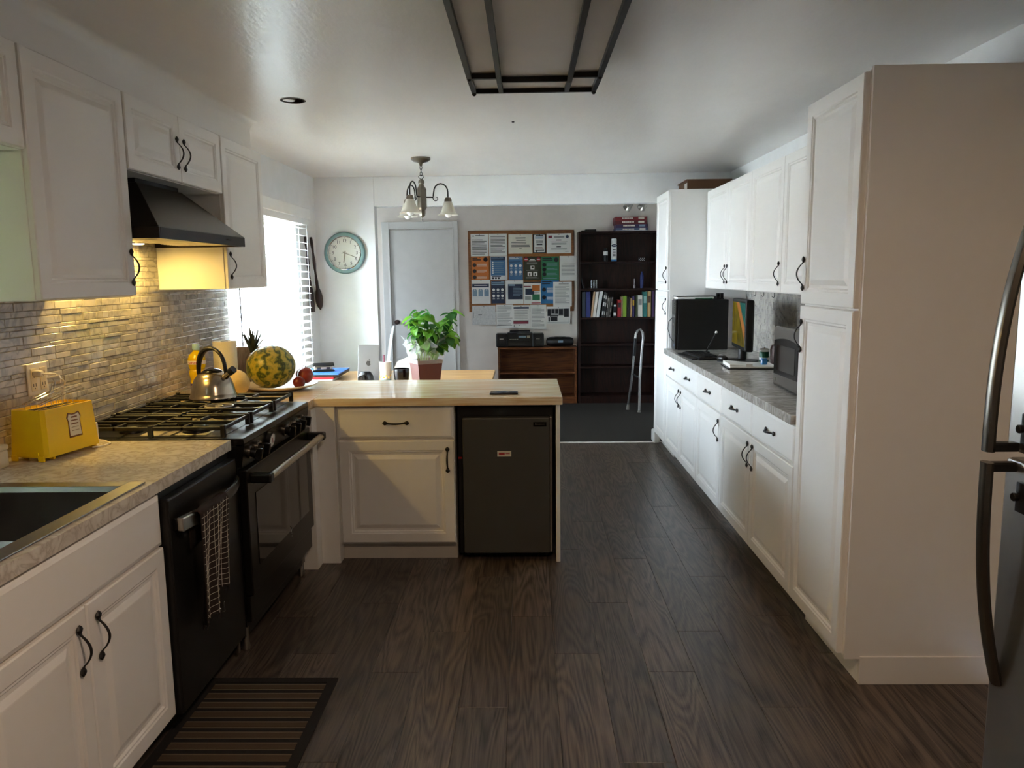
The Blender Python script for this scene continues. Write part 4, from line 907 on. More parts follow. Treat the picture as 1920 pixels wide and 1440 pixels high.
for u, w in prof:
    zc = -.035 * u * u + .01*u; ll_.append((u*.085, -w, zc + .008)); cl_.append((u*.085, 0, zc)); rl_.append((u*.085, w, zc + .008))
leafm.loft([[a, b_, c_] for a, b_, c_ in zip(ll_, cl_, rl_)], cap=False, closed=False); lo = leafm.build('leaf', 'leaf', None, True, ang=180); LM = lo.data; LM2 = LM.copy(); LM2.materials[0] = MATS['leaf_dark']; bpy.data.objects.remove(lo)
rnd = random.Random(11)
for k in range(17):
    a = k*2.39996; r0 = .02 + .045*rnd.random(); rr_ = .045 + .125 * math.sqrt(rnd.random()); zt = .33 + .26*rnd.random() - .25*max(0, rr_ - .11)
    rot = -math.radians(28); tip = Vector((rr_*1.25*math.cos(a) + .045*math.cos(rot), rr_*.8*math.sin(a) + .045*math.sin(rot), zt)); b0 = Vector((r0*math.cos(a), r0*math.sin(a), .20)); mid = b0.lerp(tip, .5) + Vector((0, 0, .05))
    MB().tube([b0, b0.lerp(mid, .5) + Vector((0, 0, .01)), mid, mid.lerp(tip, .6) + Vector((0, 0, .006)), tip], [.004, .0035, .003, .0025, .0015], 6).build('stem', 'stem', t, True, local=True)
    for j in range(13):
        u = .30 + .70*j/12; p = (b0.lerp(mid, u*2) if u < .5 else mid.lerp(tip, u*2 - 1)); ang_ = a + (j*2.2) + rnd.uniform(-.5, .5)
        o = bpy.data.objects.new('leaf', LM if rnd.random() < .6 else LM2); COL.objects.link(o); o.parent = t; o.location = p
        o.rotation_euler = (rnd.uniform(-.5, .5), rnd.uniform(-.25, .75), ang_); s_ = rnd.uniform(.6, 1.1); o.scale = (s_, s_, s_)
# tablet, camera, cup, bowl, card
t = thing('tablet_computer', 'silver tablet propped upright with its back to the camera', 'tablet', (-1.222, 5.83, TZ + .001), math.radians(-6))
Mt = Matrix.Rotation(math.radians(-12), 4, 'X')
o = MB().box(-.086, .086, -.0035, .0035, 0.002, .292).build('shell', 'tablet', t, local=True, bevel=.003); o.data.transform(Mt)
lg = MB(); ap = [(.018*math.cos(a)*(1 + .06*math.cos(2*a)) + (.0), .021*math.sin(a)) for a in [2*PI*k/28 for k in range(28)]]
ap = [(x*(1 if x < .012 or abs(y - .003) > .009 else .66), y - (.004 if abs(x) < .004 and abs(y) > .018 and y > 0 else 0)) for x, y in ap]
lg.prism(ap, -.0037, -.0044, lambda a, b_, d: (a, d, .150 + b_)).prism([(0, .023), (.003, .031), (.009, .034), (.006, .026)], -.0037, -.0044, lambda a, b_, d: (a, d, .150 + b_))
o = lab(lg.build('logo', 'tablet_logo', t, local=True), 'bitten-apple emblem'); o.data.transform(Mt)
MB().box(-.05, .05, .0, .10, 0, .006).box(-.05, .05, .06, .066, .004, .20).build('stand', 'black', t, local=True)
t = thing('desk_camera', 'small black camera in front of the silver tablet', 'camera', (-1.215, 5.72, TZ + .001), .5)
MB().lathe([(.0, 0), (.062, 0), (.062, .02), (.055, .07), (.035, .098), (.0, .102)], (0, 0, 0), 20).build('body', 'black', t, True, local=True); ln = MB().cyl((-.03, -.035, .055), (-.06, -.075, .055), .026, 20).build('lens', 'dark_steel', t, True, local=True); MB().cyl((-.0602, -.0752, .055), (-.062, -.0776, .055), .017, 16).build('lens_glass', 'black_gloss', ln, True, local=True)
cu = (-1.045, 5.62); t = thing('drink_cup', 'white cup with green and yellow print holding clear tubes', 'cup', (*cu, TZ + .001))
MB().lathe([(.0, TZ+.001), (.036, TZ+.001), (.046, TZ+.185), (.043, TZ+.185), (.034, TZ+.01)], (*cu, 0), 28, 0, False).build('cup', 'paper', t, True)
MB().lathe([(.0367, TZ+.012), (.0392, TZ+.055)], (*cu, 0), 28, 0, False).build('green_band', 'p_teal', t, True)
for k in range(6):
    a = -PI/2 + (k - 2.5)*.45; MB().ball((cu[0] + .0405*math.cos(a), cu[1] + .0405*math.sin(a), TZ + .072 + .012*(k % 2)), (.006, .004, .006), 8, 6).build('flower_print', 'yellow', t, True)
for k, (dx, dz) in enumerate(((.055, .30), (.075, .36), (.066, .35))): MB().tube([(cu[0] - .01 + .008*k, cu[1], TZ + .02), (cu[0] + dx*.9, cu[1] + .008*k, TZ + dz + .09)], .0065, 8).build('clear_tube', 'film', t, True)
MB().tube([(cu[0] - .012, cu[1] + .01, TZ + .03), (cu[0] - .012, cu[1] + .01, TZ + .235)], .005, 8).build('pink_pen', 'p_maroon', t, True)
bw_ = (-.925, 5.60); MB_ = MB().lathe([(.0, TZ+.001), (.035, TZ+.001), (.038, TZ+.01), (.052, TZ+.05), (.058, TZ+.10), (.058, TZ+.135), (.054, TZ+.135), (.05, TZ+.06), (.0, TZ+.015)], (*bw_, 0), 32)
tag(MB_.build('bowl', 'black_gloss', None, True), 'black glossy bowl between the white cup and the plant pot', 'bowl')
o = MB().box(-.07, .07, -.05, .05, 0, .012).build('notepad', 'paper', None, local=True, bevel=.001); o.location = (-.935, 5.79, TZ + .001); o.rotation_euler = (0, 0, .1); tag(o, 'white notepad on the table behind the black bowl', 'notepad')
o = MB().prism([(-.09, 0), (.09, 0), (.065, .19), (-.03, .15)], 0, .003, lambda a, b_, d: (a, d + b_*.25, b_)).build('envelope', 'paper_cream', None, local=True); o.location = (-.98, 5.88, TZ + .001); tag(o, 'cream card standing behind the cup and bowl', 'card')
# folders and hole punch
def folder(nm, label, m, x0, x1, y0, y1, z0, z1, rz): 
    o = MB().box(-(x1-x0)/2, (x1-x0)/2, -(y1-y0)/2, (y1-y0)/2, 0, z1-z0).build(nm, m, None, local=True, bevel=.002); o.location = ((x0+x1)/2, (y0+y1)/2, z0); o.rotation_euler = (0, 0, rz); return tag(o, label, 'folder', 'folders stacked on the dining table')
folder('folder', 'white folder at the bottom of the stack on the table', 'paper', -1.78, -1.52, 5.92, 6.24, TZ + .001, TZ + .013, 0)
folder('folder', 'red folder in the middle of the stack on the table', 'folder_red', -1.77, -1.53, 5.95, 6.27, TZ + .0135, TZ + .034, .06)
folder('folder', 'black ring binder under the blue folder', 'black', -1.765, -1.47, 5.94, 6.30, TZ + .0345, TZ + .052, .02)
folder('folder', 'bright blue folder on top of the stack', 'folder_blue', -1.78, -1.47, 5.92, 6.30, TZ + .0525, TZ + .063, .0)
t = thing('hole_punch', 'grey metal hole punch on the blue folder', 'hole punch', (-1.625, 6.06, TZ + .064), .35)
MB().box(-.085, .085, -.035, .035, 0, .014).build('base', 'black', t, local=True, bevel=.003); MB().box(-.07, .07, -.03, .03, .0145, .042).build('body', 'steel', t, local=True, bevel=.006)
MB().prism([(-.03, .043), (.03, .060), (.03, .066), (-.03, .050)], -.085, .085, lambda a, b_, d: (d, a, b_)).build('lever', 'dark_steel', t, local=True, bevel=.002)
for x in (-.035, .035): MB().box(x - .014, x + .014, -.0312, -.0302, .02, .036).build('punch_window', 'black', t, local=True)
# ------------------------------------------------------------------ rug
t = thing('floor_mat', 'dark striped runner mat in front of the dishwasher', 'rug', (-1.0, 2.3, 0.0)); a0, a1, b0_, b1_ = -1.245, -.745, 1.70, 2.79
MB().box(a0, a1, b0_, b1_, .001, .008).build('backing', 'rug_dark', t, bevel=.003)
mb = MB().box(a1 - .035, a1, b0_, b1_, .008, .0105).box(a0, a0 + .035, b0_, b1_, .008, .0105).box(a0+.035, a1-.035, b1_-.035, b1_, .008, .0105).box(a0+.035, a1-.035, b0_, b0_+.035, .008, .0105); mb.build('border', 'rug_dark', t)
y = b1_ - .047; k = 0; sm = {}
while y - .03 > b0_ + .035:
    for m_, w, off in (('rug_light', .005, 0), ('rug_tan', .024, .008), ('rug_light', .004, .035)):
        MB().box(a0 + .036, a1 - .036, y - off - w, y - off, .008, .0102).build('stripe', m_, t)
    y -= .062
# ------------------------------------------------------------------ right worktop things
RZ = .936
t = thing('computer_tower', 'black computer tower at the far end of the right worktop', 'computer', (1.41, 6.34, RZ))
MB().box(1.225, 1.63, 6.265, 6.425, RZ, 1.342).build('case', 'black', t, bevel=.004)
fp = MB().box(1.203, 1.2248, 6.267, 6.423, RZ + .002, 1.340).build('front_panel', 'dark_steel', t, bevel=.006)
MB().box(1.2015, 1.2028, 6.28, 6.41, 1.20, 1.222).build('drive_slot', 'black_gloss', fp); MB().cyl((1.203, 6.345, 1.145), (1.2005, 6.345, 1.145), .014, 16).build('logo', 'steel', fp, True); MB().box(1.2012, 1.2026, 6.29, 6.31, .965, .985).build('sticker', 'p_slate', fp)
mb = MB()
for k in range(4): mb.cyl((1.203, 6.31, 1.26 + k*.018), (1.201, 6.31, 1.26 + k*.018), .004, 8)
mb.build('port', 'black', fp)
MB().tube([(1.202, 6.40, 1.19), (1.175, 6.40, 1.16), (1.17, 6.40, 1.10), (1.185, 6.38, 1.03), (1.21, 6.30, .985)], .003, 6).build('headphone_cable', 'black', t, True)
t = thing('clipboard_folder', 'open black folder of papers lying on the computer tower', 'folder', (1.37, 6.34, 1.343))
MB().box(1.21, 1.53, 6.27, 6.42, 1.343, 1.348).box(1.21, 1.53, 6.27, 6.42, 1.366, 1.371).box(1.525, 1.53, 6.27, 6.42, 1.348, 1.366).build('cover', 'black', t); MB().box(1.22, 1.51, 6.272, 6.41, 1.3485, 1.364).build('sheets', 'paper', t); MB().box(1.36, 1.50, 6.268, 6.272, 1.349, 1.356).build('index_card', 'p_green', t)
t = thing('webcam', 'small black webcam standing on the computer tower', 'webcam', (1.575, 6.34, 1.343)); MB().box(1.545, 1.605, 6.32, 6.36, 1.343, 1.352).box(1.548, 1.572, 6.325, 6.355, 1.352, 1.392).box(1.578, 1.602, 6.325, 6.355, 1.352, 1.392).build('body', 'black', t, bevel=.002); MB().cyl((1.56, 6.3248, 1.374), (1.56, 6.322, 1.374), .008, 12).build('lens', 'black_gloss', t, True)
# monitor (local: screen faces -X)
t = thing('monitor', 'black flat monitor showing a teal, orange and olive picture', 'monitor', (1.50, 5.44, RZ), math.radians(-5))
MB().box(-.012, .045, -.255, .255, .085, .435).build('housing', 'black', t, local=True, bevel=.012)
sc_ = MB().box(-.0145, -.0125, -.228, .228, .115, .412).build('screen', 'screen', t, local=True)
MB().cyl((.02, 0, .0), (.02, 0, .12), .03, 12).build('neck', 'black', t, True, local=True); MB().lathe([(.0, 0), (.12, 0), (.12, .008), (.03, .016), (.0, .016)], (.01, 0, 0), 28).build('base', 'black', t, True, local=True)
MB().box(-.0135, -.012, .0 - .008, .008, .095, .101).build('logo', 'steel', t, local=True)
t = thing('keyboard', 'black keyboard on the right worktop before the monitor', 'keyboard', (1.30, 5.72, RZ), math.radians(4))
MB().box(-.085, .085, -.22, .22, 0, .02).build('case', 'black', t, local=True, bevel=.006)
mb = MB()
for r_ in range(5):
    for c_ in range(15): mb.box(-.07 + r_*.028, -.047 + r_*.028, -.205 + c_*.0275, -.182 + c_*.0275, .020, .026)
mb.build('keys', 'black', t, local=True)
MB().box(-.13, -.088, -.2, .2, 0, .012).build('wrist_rest', 'dark_steel', t, local=True, bevel=.005)
t = thing('computer_mouse', 'black and silver mouse beside the keyboard', 'mouse', (1.37, 5.40, RZ), .3)
MB().ball((0, 0, .0245), (.032, .052, .024), 18, 10).build('shell', 'black', t, True, local=True); MB().box(-.008, .008, -.02, .035, .040, .0492).build('wheel_strip', 'steel', t, local=True, bevel=.003); MB().box(-.02, .02, -.035, .035, 0, .006).build('sole', 'black', t, local=True)
t = thing('stylus_stand', 'thin black pen slanting up from a stand, with a white tip', 'pen stand', (1.40, 6.02, RZ)); MB().lathe([(.0, RZ), (.03, RZ), (.028, RZ+.01), (.006, RZ+.016), (.0, RZ+.016)], (1.40, 6.02, 0), 16).build('base', 'black', t, True); MB().tube([(1.40, 6.02, RZ+.01), (1.47, 6.01, 1.09)], .006, 8).build('pen', 'black', t, True); MB().ball((1.473, 6.01, 1.098), .011, 12, 8).build('tip', 'white_gloss', t, True)
t = thing('paper_pad', 'white papers on a dark clipboard in front of the mouse', 'papers', (1.47, 5.06, RZ), -.08)
MB().box(-.165, .15, -.12, .17, 0, .006).build('board', 'black', t, local=True); MB().box(-.15, .15, -.11, .165, .0065, .017).build('sheets', 'paper', t, local=True, bevel=.001); MB().prism([(-.15, .0175), (.0, .0175), (.0, .0185), (-.15, .030)], -.10, .16, lambda a, b_, d: (a, d, b_)).build('curled_sheet', 'paper', t, local=True); MB().box(-.05, -.01, -.114, -.111, .008, .034).build('tag', 'white_gloss', t, local=True)
t = thing('tape_roll', 'light blue tape roll lying on the white papers', 'tape', (1.545, 5.02, RZ + .021)); M = Matrix.Rotation(PI/2, 3, 'Y'); MB().lathe([(.012, -.016), (.022, -.016), (.022, .016), (.012, .016), (.012, -.016)], (1.545, 5.02, RZ + .043), 20, 0, False, M).build('roll', 'p_azure', t, True); MB().lathe([(.012, -.0165), (.006, -.0165), (.006, .0165), (.012, .0165)], (1.545, 5.02, RZ + .043), 16, 0, False, M).build('core', 'paper', t, True)
cn = (1.64, 5.33); t = thing('green_can', 'small green can with a white lid beside the monitor', 'can', (*cn, RZ)); MB().lathe([(.0, RZ), (.031, RZ), (.032, RZ+.004), (.032, RZ+.075), (.031, RZ+.078)], (*cn, 0), 24).build('can', 'can_green', t, True); MB().lathe([(.033, RZ+.077), (.033, RZ+.092), (.028, RZ+.096), (.006, RZ+.097), (.006, RZ+.106), (.0, RZ+.107)], (*cn, 0), 24).build('lid', 'paper', t, True); MB().lathe([(.0325, RZ+.02), (.0325, RZ+.036)], (*cn, 0), 24, 0, False).build('label_band', 'paper', t, True)
t = thing('leather_pouch', 'dark brown wrinkled pouch beside the microwave', 'pouch', (1.685, 5.16, RZ)); rg = []
for j in range(7):
    u = j/6; rg.append([((.045 + .008*math.sin(u*PI) + .006*math.sin(k*3 + j*1.3))*math.cos(2*PI*k/20) + 1.685, (.06 + .01*math.sin(u*PI) + .007*math.sin(k*2.3 + j))*math.sin(2*PI*k/20) + 5.16, RZ + .135*u) for k in range(20)])
MB().loft(rg).build('pouch', 'leather', t, True); MB().box(1.672, 1.70, 5.09, 5.096, RZ+.10, RZ+.135).build('tag', 'white_gloss', t)
# microwave
t = thing('microwave', 'stainless steel microwave beside the foreground pantry', 'microwave', (1.55, 3.95, RZ)); my0, my1, mx = 3.72, 4.21, 1.345
MB().box(mx + .03, 1.77, my0 + .005, my1 - .005, RZ + .012, RZ + .325).build('body', 'black', t, bevel=.006)
MB().box(mx, mx + .029, my0, my1, RZ + .008, RZ + .33).build('front_frame', 'micro_steel', t, bevel=.014, seg=3)
mb = MB(); aa = [(my0 + .10, RZ+.075), (my1 - .025, RZ+.075), (my1 - .025, RZ+.255)] + [(my1 - .025 - (my1 - my0 - .125)*k/10, RZ + .255 + .018*math.sin(PI*k/10)) for k in range(1, 10)] + [(my0 + .10, RZ+.255)]
d = mb.prism(aa, 0, .004, lambda a, b_, d: (mx - d, a, b_)).build('door_glass', 'black_gloss', t)
MB().box(mx - .0052, mx - .0042, my0 + .14, my1 - .07, RZ+.10, RZ+.235).build('door_window', 'oven_glass', d); MB().box(mx - .003, mx + .001, my0 + .01, my0 + .085, RZ+.06, RZ+.28).build('control_panel', 'black', t); MB().cyl((mx, my1 - .05, RZ+.045), (mx - .004, my1 - .05, RZ+.045), .010, 14).build('badge', 'chrome', t, True)
for x in (mx + .06, 1.72):
    for y in (my0 + .04, my1 - .04): MB().cyl((x, y, RZ), (x, y, RZ + .013), .012, 10).build('foot', 'black', t, True)
t = thing('flat_box', 'flat brown cardboard box on top of the far pantry', 'box', (1.52, 6.78, 2.236)); MB().box(1.345, 1.70, 6.58, 6.95, 2.236, 2.318).build('carton', 'box_brown', t, bevel=.002); MB().box(1.343, 1.3452, 6.6, 6.7, 2.25, 2.30).build('label', 'paper', t); MB().box(1.335, 1.71, 6.57, 6.96, 2.318, 2.326).build('lid', 'box_brown', t)

# ------------------------------------------------------------------ office: door, board, bookcases
do = struct(MB().box(-1.665, -.90, YF - .012, YF - .004, .005, 2.12).build('door_1', 'trim', bevel=.002))
mb = MB().box(-1.76, -1.668, YF - .03, YF, 0, 2.215).box(-.897, -.83, YF - .03, YF, 0, 2.215).box(-1.668, -.897, YF - .03, YF, 2.125, 2.215); mb.box(-1.685, -1.668, YF-.036, YF-.03, 0, 2.142).box(-.897, -.88, YF-.036, YF-.03, 0, 2.142).box(-1.668, -.897, YF-.036, YF-.03, 2.125, 2.142)
mb.build('door_frame', 'trim', do, bevel=.004)
MB().lathe([(.028, .0), (.028, .006), (.010, .012), (.010, .035), (.026, .045), (.030, .058), (.022, .072), (.0, .075)], (-1.60, YF - .013, 1.0), 20, 0, True, MY).build('knob', 'dark_wood', do, True)
YC = YF - .002
bt = thing('cork_board', 'wood-framed cork board covered with notices', 'board', (-.05, YC, 1.13))
def bp_(cx_, cy_): p = at(870 + cx_/6.86, 420 + cy_/6.86, YC); return p.x, p.z
bx0, bz1 = bp_(50, 92); bx1, bz0 = bp_(1412, 1118)
MB().box(bx0 + .02, bx1 - .02, YC - .012, YC, bz0 + .02, bz1 - .02).build('cork_sheet', 'cork', bt)
for a in ((bx0, bx1, bz1 - .036, bz1), (bx0, bx1, bz0, bz0 + .03), (bx0, bx0 + .034, bz0 + .03, bz1 - .036), (bx1 - .034, bx1, bz0 + .03, bz1 - .036)): MB().box(a[0], a[1], YC - .022, YC, a[2], a[3]).build('frame', 'board_frame', bt, bevel=.002)
PM = ['paper', 'ink', 'ink_dark', 'ink_light', 'p_orange', 'p_blue', 'p_navy', 'p_olive', 'p_green', 'p_azure', 'p_red', 'p_slate', 'p_teal', 'p_maroon', 'paper_cream', 'paper_grey']
PI_ = {n_: i for i, n_ in enumerate(PM)}; plev = [0]
def sheet(label, rect, m_, elems, cat='notice', nm='pinned_sheet', tilt_=0.0, depth=None):
    plev[0] += 1; d = depth if depth else .0236
    x0, z1 = bp_(rect[0], rect[1]); x1, z0 = bp_(rect[2], rect[3]); cx_, cz_ = (x0+x1)/2, (z0+z1)/2; w, h = x1-x0, z1-z0; Yp = YC - d
    o = MB().box(-w/2, w/2, -.0006, .0006, 0, h).build(nm, m_, None, local=True); o.location = (cx_, Yp, z0); o.rotation_euler = (0, tilt_, 0); tag(o, label, cat, 'papers pinned on the cork board', False)
    mb = MB(); lv = .0009
    def R_(a, b_, c, d_, mi, lay=0): mb.box((a-.5)*w, (c-.5)*w, -lv - .0004*(lay+1), -lv - .0004*lay + .0001, (1-d_)*h, (1-b_)*h, PI_[mi])
    def D_(a, b_, r, mi, lay=1):
        k = 18; mb.prism([((a-.5)*w + r*w*math.cos(2*PI*q/k), (1-b_)*h + r*w*math.sin(2*PI*q/k)) for q in range(k)], -lv - .0004*(lay+1), -lv, lambda p, q, e: (p, e, q), PI_[mi])
    rn = random.Random(plev[0])
    for e in elems:
        if e[0] == 'r': R_(*e[1:6], *(e[6:7] or [0]))
        elif e[0] == 'd': D_(*e[1:5], *(e[5:6] or [1]))
        elif e[0] == 'l':                     # rows of small print
            _, a, b_, c, d_, n_, mi = e[:7]; st = (d_-b_)/n_
            for q in range(n_):
                xe = c - (c-a) * (rn.random()*.35 if rn.random() < .4 else .03); R_(a, b_+q*st, xe, b_+q*st+st*.42, mi, 2)
    if mb.v: mb.build('print', PM, o, local=True)
    MB().ball((0, -.004, h - .012), (.005, .005, .005), 8, 6).build('push_pin', 'ink_dark', o, True, local=True)
    return o
Lk = 'ink'
sheet('creased white letter at the top left corner of the board', (85, 132, 318, 415), 'paper', [('r', .27, .05, .78, .075, Lk), ('d', .15, .09, .04, Lk), ('l', .08, .25, .92, .95, 11, Lk)])
sheet('typed white page second from left in the top row of the board', (320, 128, 555, 410), 'paper', [('l', .09, .12, .93, .88, 12, Lk)])
sheet('cream certificate in the middle of the top row', (570, 135, 880, 380), 'paper_cream', [('r', .3, .17, .72, .22, Lk), ('r', .33, .29, .72, .33, Lk), ('l', .12, .40, .9, .70, 4, Lk), ('r', .45, .70, .56, .73, Lk)])
o = sheet('narrow notice in a black frame in the top row', (885, 132, 1055, 374), 'ink_dark', [('r', .1, .04, .9, .95, 'paper'), ('r', .22, .06, .8, .11, 'ink_dark', 2), ('l', .17, .13, .85, .26, 3, 'p_blue'), ('l', .2, .32, .8, .50, 3, Lk), ('r', .28, .53, .72, .58, 'ink_dark', 2), ('l', .17, .68, .85, .80, 3, 'p_maroon'), ('r', .17, .83, .85, .87, Lk, 2), ('d', .27, .905, .06, Lk, 2)])
sheet('white certificate with two round seals at the top right', (1062, 125, 1378, 376), 'paper', [('r', .07, .10, .22, .23, 'p_maroon'), ('d', .84, .16, .065, 'p_navy'), ('r', .3, .16, .72, .20, Lk), ('r', .38, .31, .6, .35, Lk), ('r', .17, .41, .84, .43, Lk), ('l', .2, .48, .82, .58, 2, Lk), ('r', .4, .64, .58, .69, Lk), ('l', .17, .75, .84, .83, 2, Lk), ('r', .75, .9, .9, .92, 'ink_light')])
sheet('orange safety poster on the left of the board', (97, 420, 322, 715), 'p_orange', [('r', .05, .05, .35, .09, 'ink_dark'), ('r', .05, .12, .55, .17, 'ink_dark'), ('d', .82, .13, .13, 'ink_dark')] + [e for k in range(3) for e in (('d', .17, .37 + .26*k, .11, 'ink_dark'), ('l', .32, .32 + .26*k, .9, .45 + .26*k, 4, 'paper_cream'))])
sheet('blue checklist poster over white with three icons below', (338, 416, 560, 716), 'paper', [('r', .03, .02, .88, .17, 'p_navy'), ('l', .06, .04, .8, .15, 3, 'p_slate'), ('r', .03, .17, .88, .82, 'p_blue'), ('l', .24, .24, .8, .75, 6, 'p_slate'), ('r', .08, .85, .62, .88, 'p_navy')] + [('d', .15, .26 + .09*k, .045, 'paper', 2) for k in range(6)] + [('d', .15 + .17*k, .93, .06, 'ink_dark') for k in range(3)])
def icons(bgc): return [e for r_ in range(2) for c_ in range(3) for e in (('d', .18 + .32*c_, .40 + .27*r_, .10, bgc), ('l', .09 + .32*c_, .50 + .27*r_, .28 + .32*c_, .56 + .27*r_, 2, 'paper_grey'))]
sheet('light blue poster with six round icons in the upper row', (575, 420, 758, 715), 'p_blue', [('r', .02, .02, .98, .13, 'p_slate'), ('l', .06, .04, .94, .12, 2, 'paper'), ('l', .06, .22, .94, .27, 1, 'p_navy')] + icons('paper'))
sheet('dark olive poster with two red stop discs', (768, 420, 990, 722), 'p_olive', [('d', .14, .12, .12, 'p_red'), ('d', .86, .12, .12, 'p_red'), ('r', .05, .10, .23, .135, 'paper', 3), ('r', .77, .10, .95, .135, 'paper', 3), ('r', .36, .10, .64, .14, 'paper'), ('r', .30, .16, .7, .20, 'paper'), ('l', .18, .25, .82, .35, 2, 'ink_light'), ('r', .39, .38, .62, .54, 'paper'), ('r', .45, .42, .57, .5, 'p_olive', 2), ('l', .14, .57, .86, .61, 1, 'ink_light'), ('r', .22, .65, .46, .83, 'paper'), ('r', .55, .65, .79, .83, 'paper'), ('r', .3, .70, .38, .80, 'p_olive', 2), ('r', .63, .70, .71, .80, 'p_olive', 2), ('l', .12, .87, .88, .93, 2, 'ink_light')])
sheet('green safety poster with dark round icons', (995, 420, 1222, 720), 'p_green', [('r', .06, .06, .6, .10, 'ink_dark'), ('r', .06, .13, .64, .17, 'ink_dark'), ('d', .84, .14, .13, 'ink_dark')] + [e for k in range(3) for e in (('d', .16, .35 + .20*k, .11, 'ink_dark'), ('l', .30, .30 + .20*k, .92, .40 + .20*k, 3, 'p_slate'))] + [('l', .1, .92, .9, .97, 1, 'p_slate')])
sheet('white page overhanging the right frame of the board', (1230, 412, 1448, 728), 'paper', [('l', .1, .32, .9, .80, 9, 'ink_light')])
sheet('white poster with three slate tag shapes and a dark title bar', (97, 718, 345, 1026), 'paper', [('r', .03, .17, .92, .31, 'p_navy'), ('l', .15, .22, .85, .28, 1, 'paper')] + [e for k in range(3) for e in (('r', .05 + .31*k, .42, .29 + .31*k, .68, 'p_slate'), ('r', .10 + .31*k, .38, .24 + .31*k, .42, 'p_slate'), ('d', .17 + .31*k, .42, .025, 'paper', 2))])
sheet('navy poster with six white round icons', (350, 728, 528, 1020), 'p_navy', [('r', .02, .02, .98, .20, 'p_slate'), ('l', .06, .04, .94, .18, 2, 'p_navy')] + icons('paper'))
sheet('white poster around a navy text box in the lower row', (533, 724, 765, 1028), 'paper', [('r', .14, .16, .97, .80, 'p_navy'), ('r', .18, .17, .52, .24, 'p_slate', 2), ('l', .42, .28, .95, .68, 7, 'p_slate')])
sheet('white leaflet with orange, green and navy blocks', (766, 745, 990, 1028), 'paper', [('r', .0, .0, 1, .05, 'ink_dark'), ('r', .0, .18, .42, .23, 'p_maroon'), ('r', .1, .30, .6, .58, 'p_navy'), ('r', .5, .15, .94, .42, 'p_orange', 2), ('r', .5, .56, .94, .82, 'p_green', 2), ('r', .08, .64, .42, .80, 'ink_light'), ('r', .45, .93, .98, .97, 'p_red'), ('l', .55, .46, .9, .53, 2, Lk)])
sheet('azure poster partly covered by a white page at lower right', (990, 722, 1220, 1022), 'p_azure', [('r', .06, .05, .6, .09, 'ink_dark'), ('r', .06, .13, .5, .17, 'ink_dark'), ('d', .17, .40, .11, 'ink_dark'), ('d', .17, .73, .11, 'ink_dark'), ('l', .32, .33, .9, .57, 5, 'paper'), ('l', .32, .68, .9, .88, 4, 'paper')])
sheet('white typed page pinned over the azure poster', (1146, 746, 1385, 1058), 'paper', [('l', .3, .05, .85, .12, 2, Lk), ('l', .1, .17, .9, .93, 16, 'ink_light')], depth=.0285)
dl = .026
sheet('grey map sheet hanging below the left of the board', (105, 1050, 410, 1292), 'paper_grey', [('r', .05, .36, .065, .64, 'ink_dark'), ('r', .26, .46, .42, .5, Lk)], depth=dl)
sheet('white form with boxes below the board', (415, 1038, 632, 1340), 'paper', [('l', .06, .06, .95, .30, 5, 'ink_light'), ('l', .06, .34, .9, .52, 4, 'ink_light'), ('r', .05, .56, .97, .575, Lk), ('l', .08, .60, .9, .85, 5, 'ink_light'), ('r', .05, .86, .95, .88, Lk)], depth=dl + .001)
sheet('white notice with navy and dark red bars below the board', (622, 1046, 848, 1338), 'paper', [('r', .07, .07, .95, .15, 'p_navy'), ('l', .1, .22, .9, .60, 8, 'ink_light'), ('r', .05, .66, .92, .70, 'p_olive'), ('r', .05, .70, .92, .80, 'p_maroon'), ('d', .1, .86, .03, 'ink_dark'), ('d', .4, .86, .03, 'ink_dark'), ('d', .1, .92, .03, 'ink_dark'), ('l', .17, .84, .9, .89, 1, 'ink_light')], depth=dl + .005)
sheet('plain typed white page below the board, lowest hanging', (850, 1040, 1058, 1352), 'paper', [('l', .1, .12, .9, .9, 14, 'ink_light')], depth=dl)
sheet('black-and-white photo print of a room below the board at right', (1060, 1062, 1365, 1280), 'paper', [('r', .04, .12, .95, .92, 'ink_light'), ('r', .04, .14, .18, .55, 'ink_dark', 2), ('r', .21, .14, .34, .40, 'ink_dark', 2), ('r', .37, .14, .49, .42, 'ink_dark', 2), ('r', .52, .14, .70, .48, 'ink_dark', 2), ('r', .74, .12, .94, .60, 'ink_dark', 2), ('r', .04, .54, .94, .90, 'paper', 1), ('r', .14, .50, .50, .58, 'ink', 3), ('r', .16, .60, .46, .84, 'ink_dark', 3), ('r', .08, .62, .14, .86, 'ink_dark', 3)], 'photo', 'photo_print', depth=dl + .001)
# tall bookcase
YK = 9.25; X0, X1 = .618, 1.56
t = thing('bookcase', 'tall dark brown bookcase holding a row of books', 'bookcase', (1.09, 9.38, .004))
for a, b_ in ((X0, X0 + .026), (X1 - .026, X1)): MB().box(a, b_, YK, YF - .003, .004, 2.035).build('side_panel', 'bookcase', t, bevel=.002)
MB().box(X0 + .026, X1 - .026, YF - .012, YF - .003, .06, 2.034).build('back_panel', 'bookcase', t)
def ZY(py): return at(1150, py, YK).z
shz = [ZY(490), ZY(541), ZY(595), ZY(645), ZY(687), ZY(742)]
MB().box(X0 + .0, X1 - .0, YK - .006, YF - .003, 2.035, 2.058).build('top', 'bookcase', t, bevel=.002)
for z in shz: MB().box(X0 + .027, X1 - .027, YK + .002, YF - .013, z - .022, z).build('shelf', 'bookcase', t, bevel=.0015)
MB().box(X0 + .027, X1 - .027, YK + .006, YK + .024, .004, shz[-1] - .0225).build('plinth', 'bookcase', t)
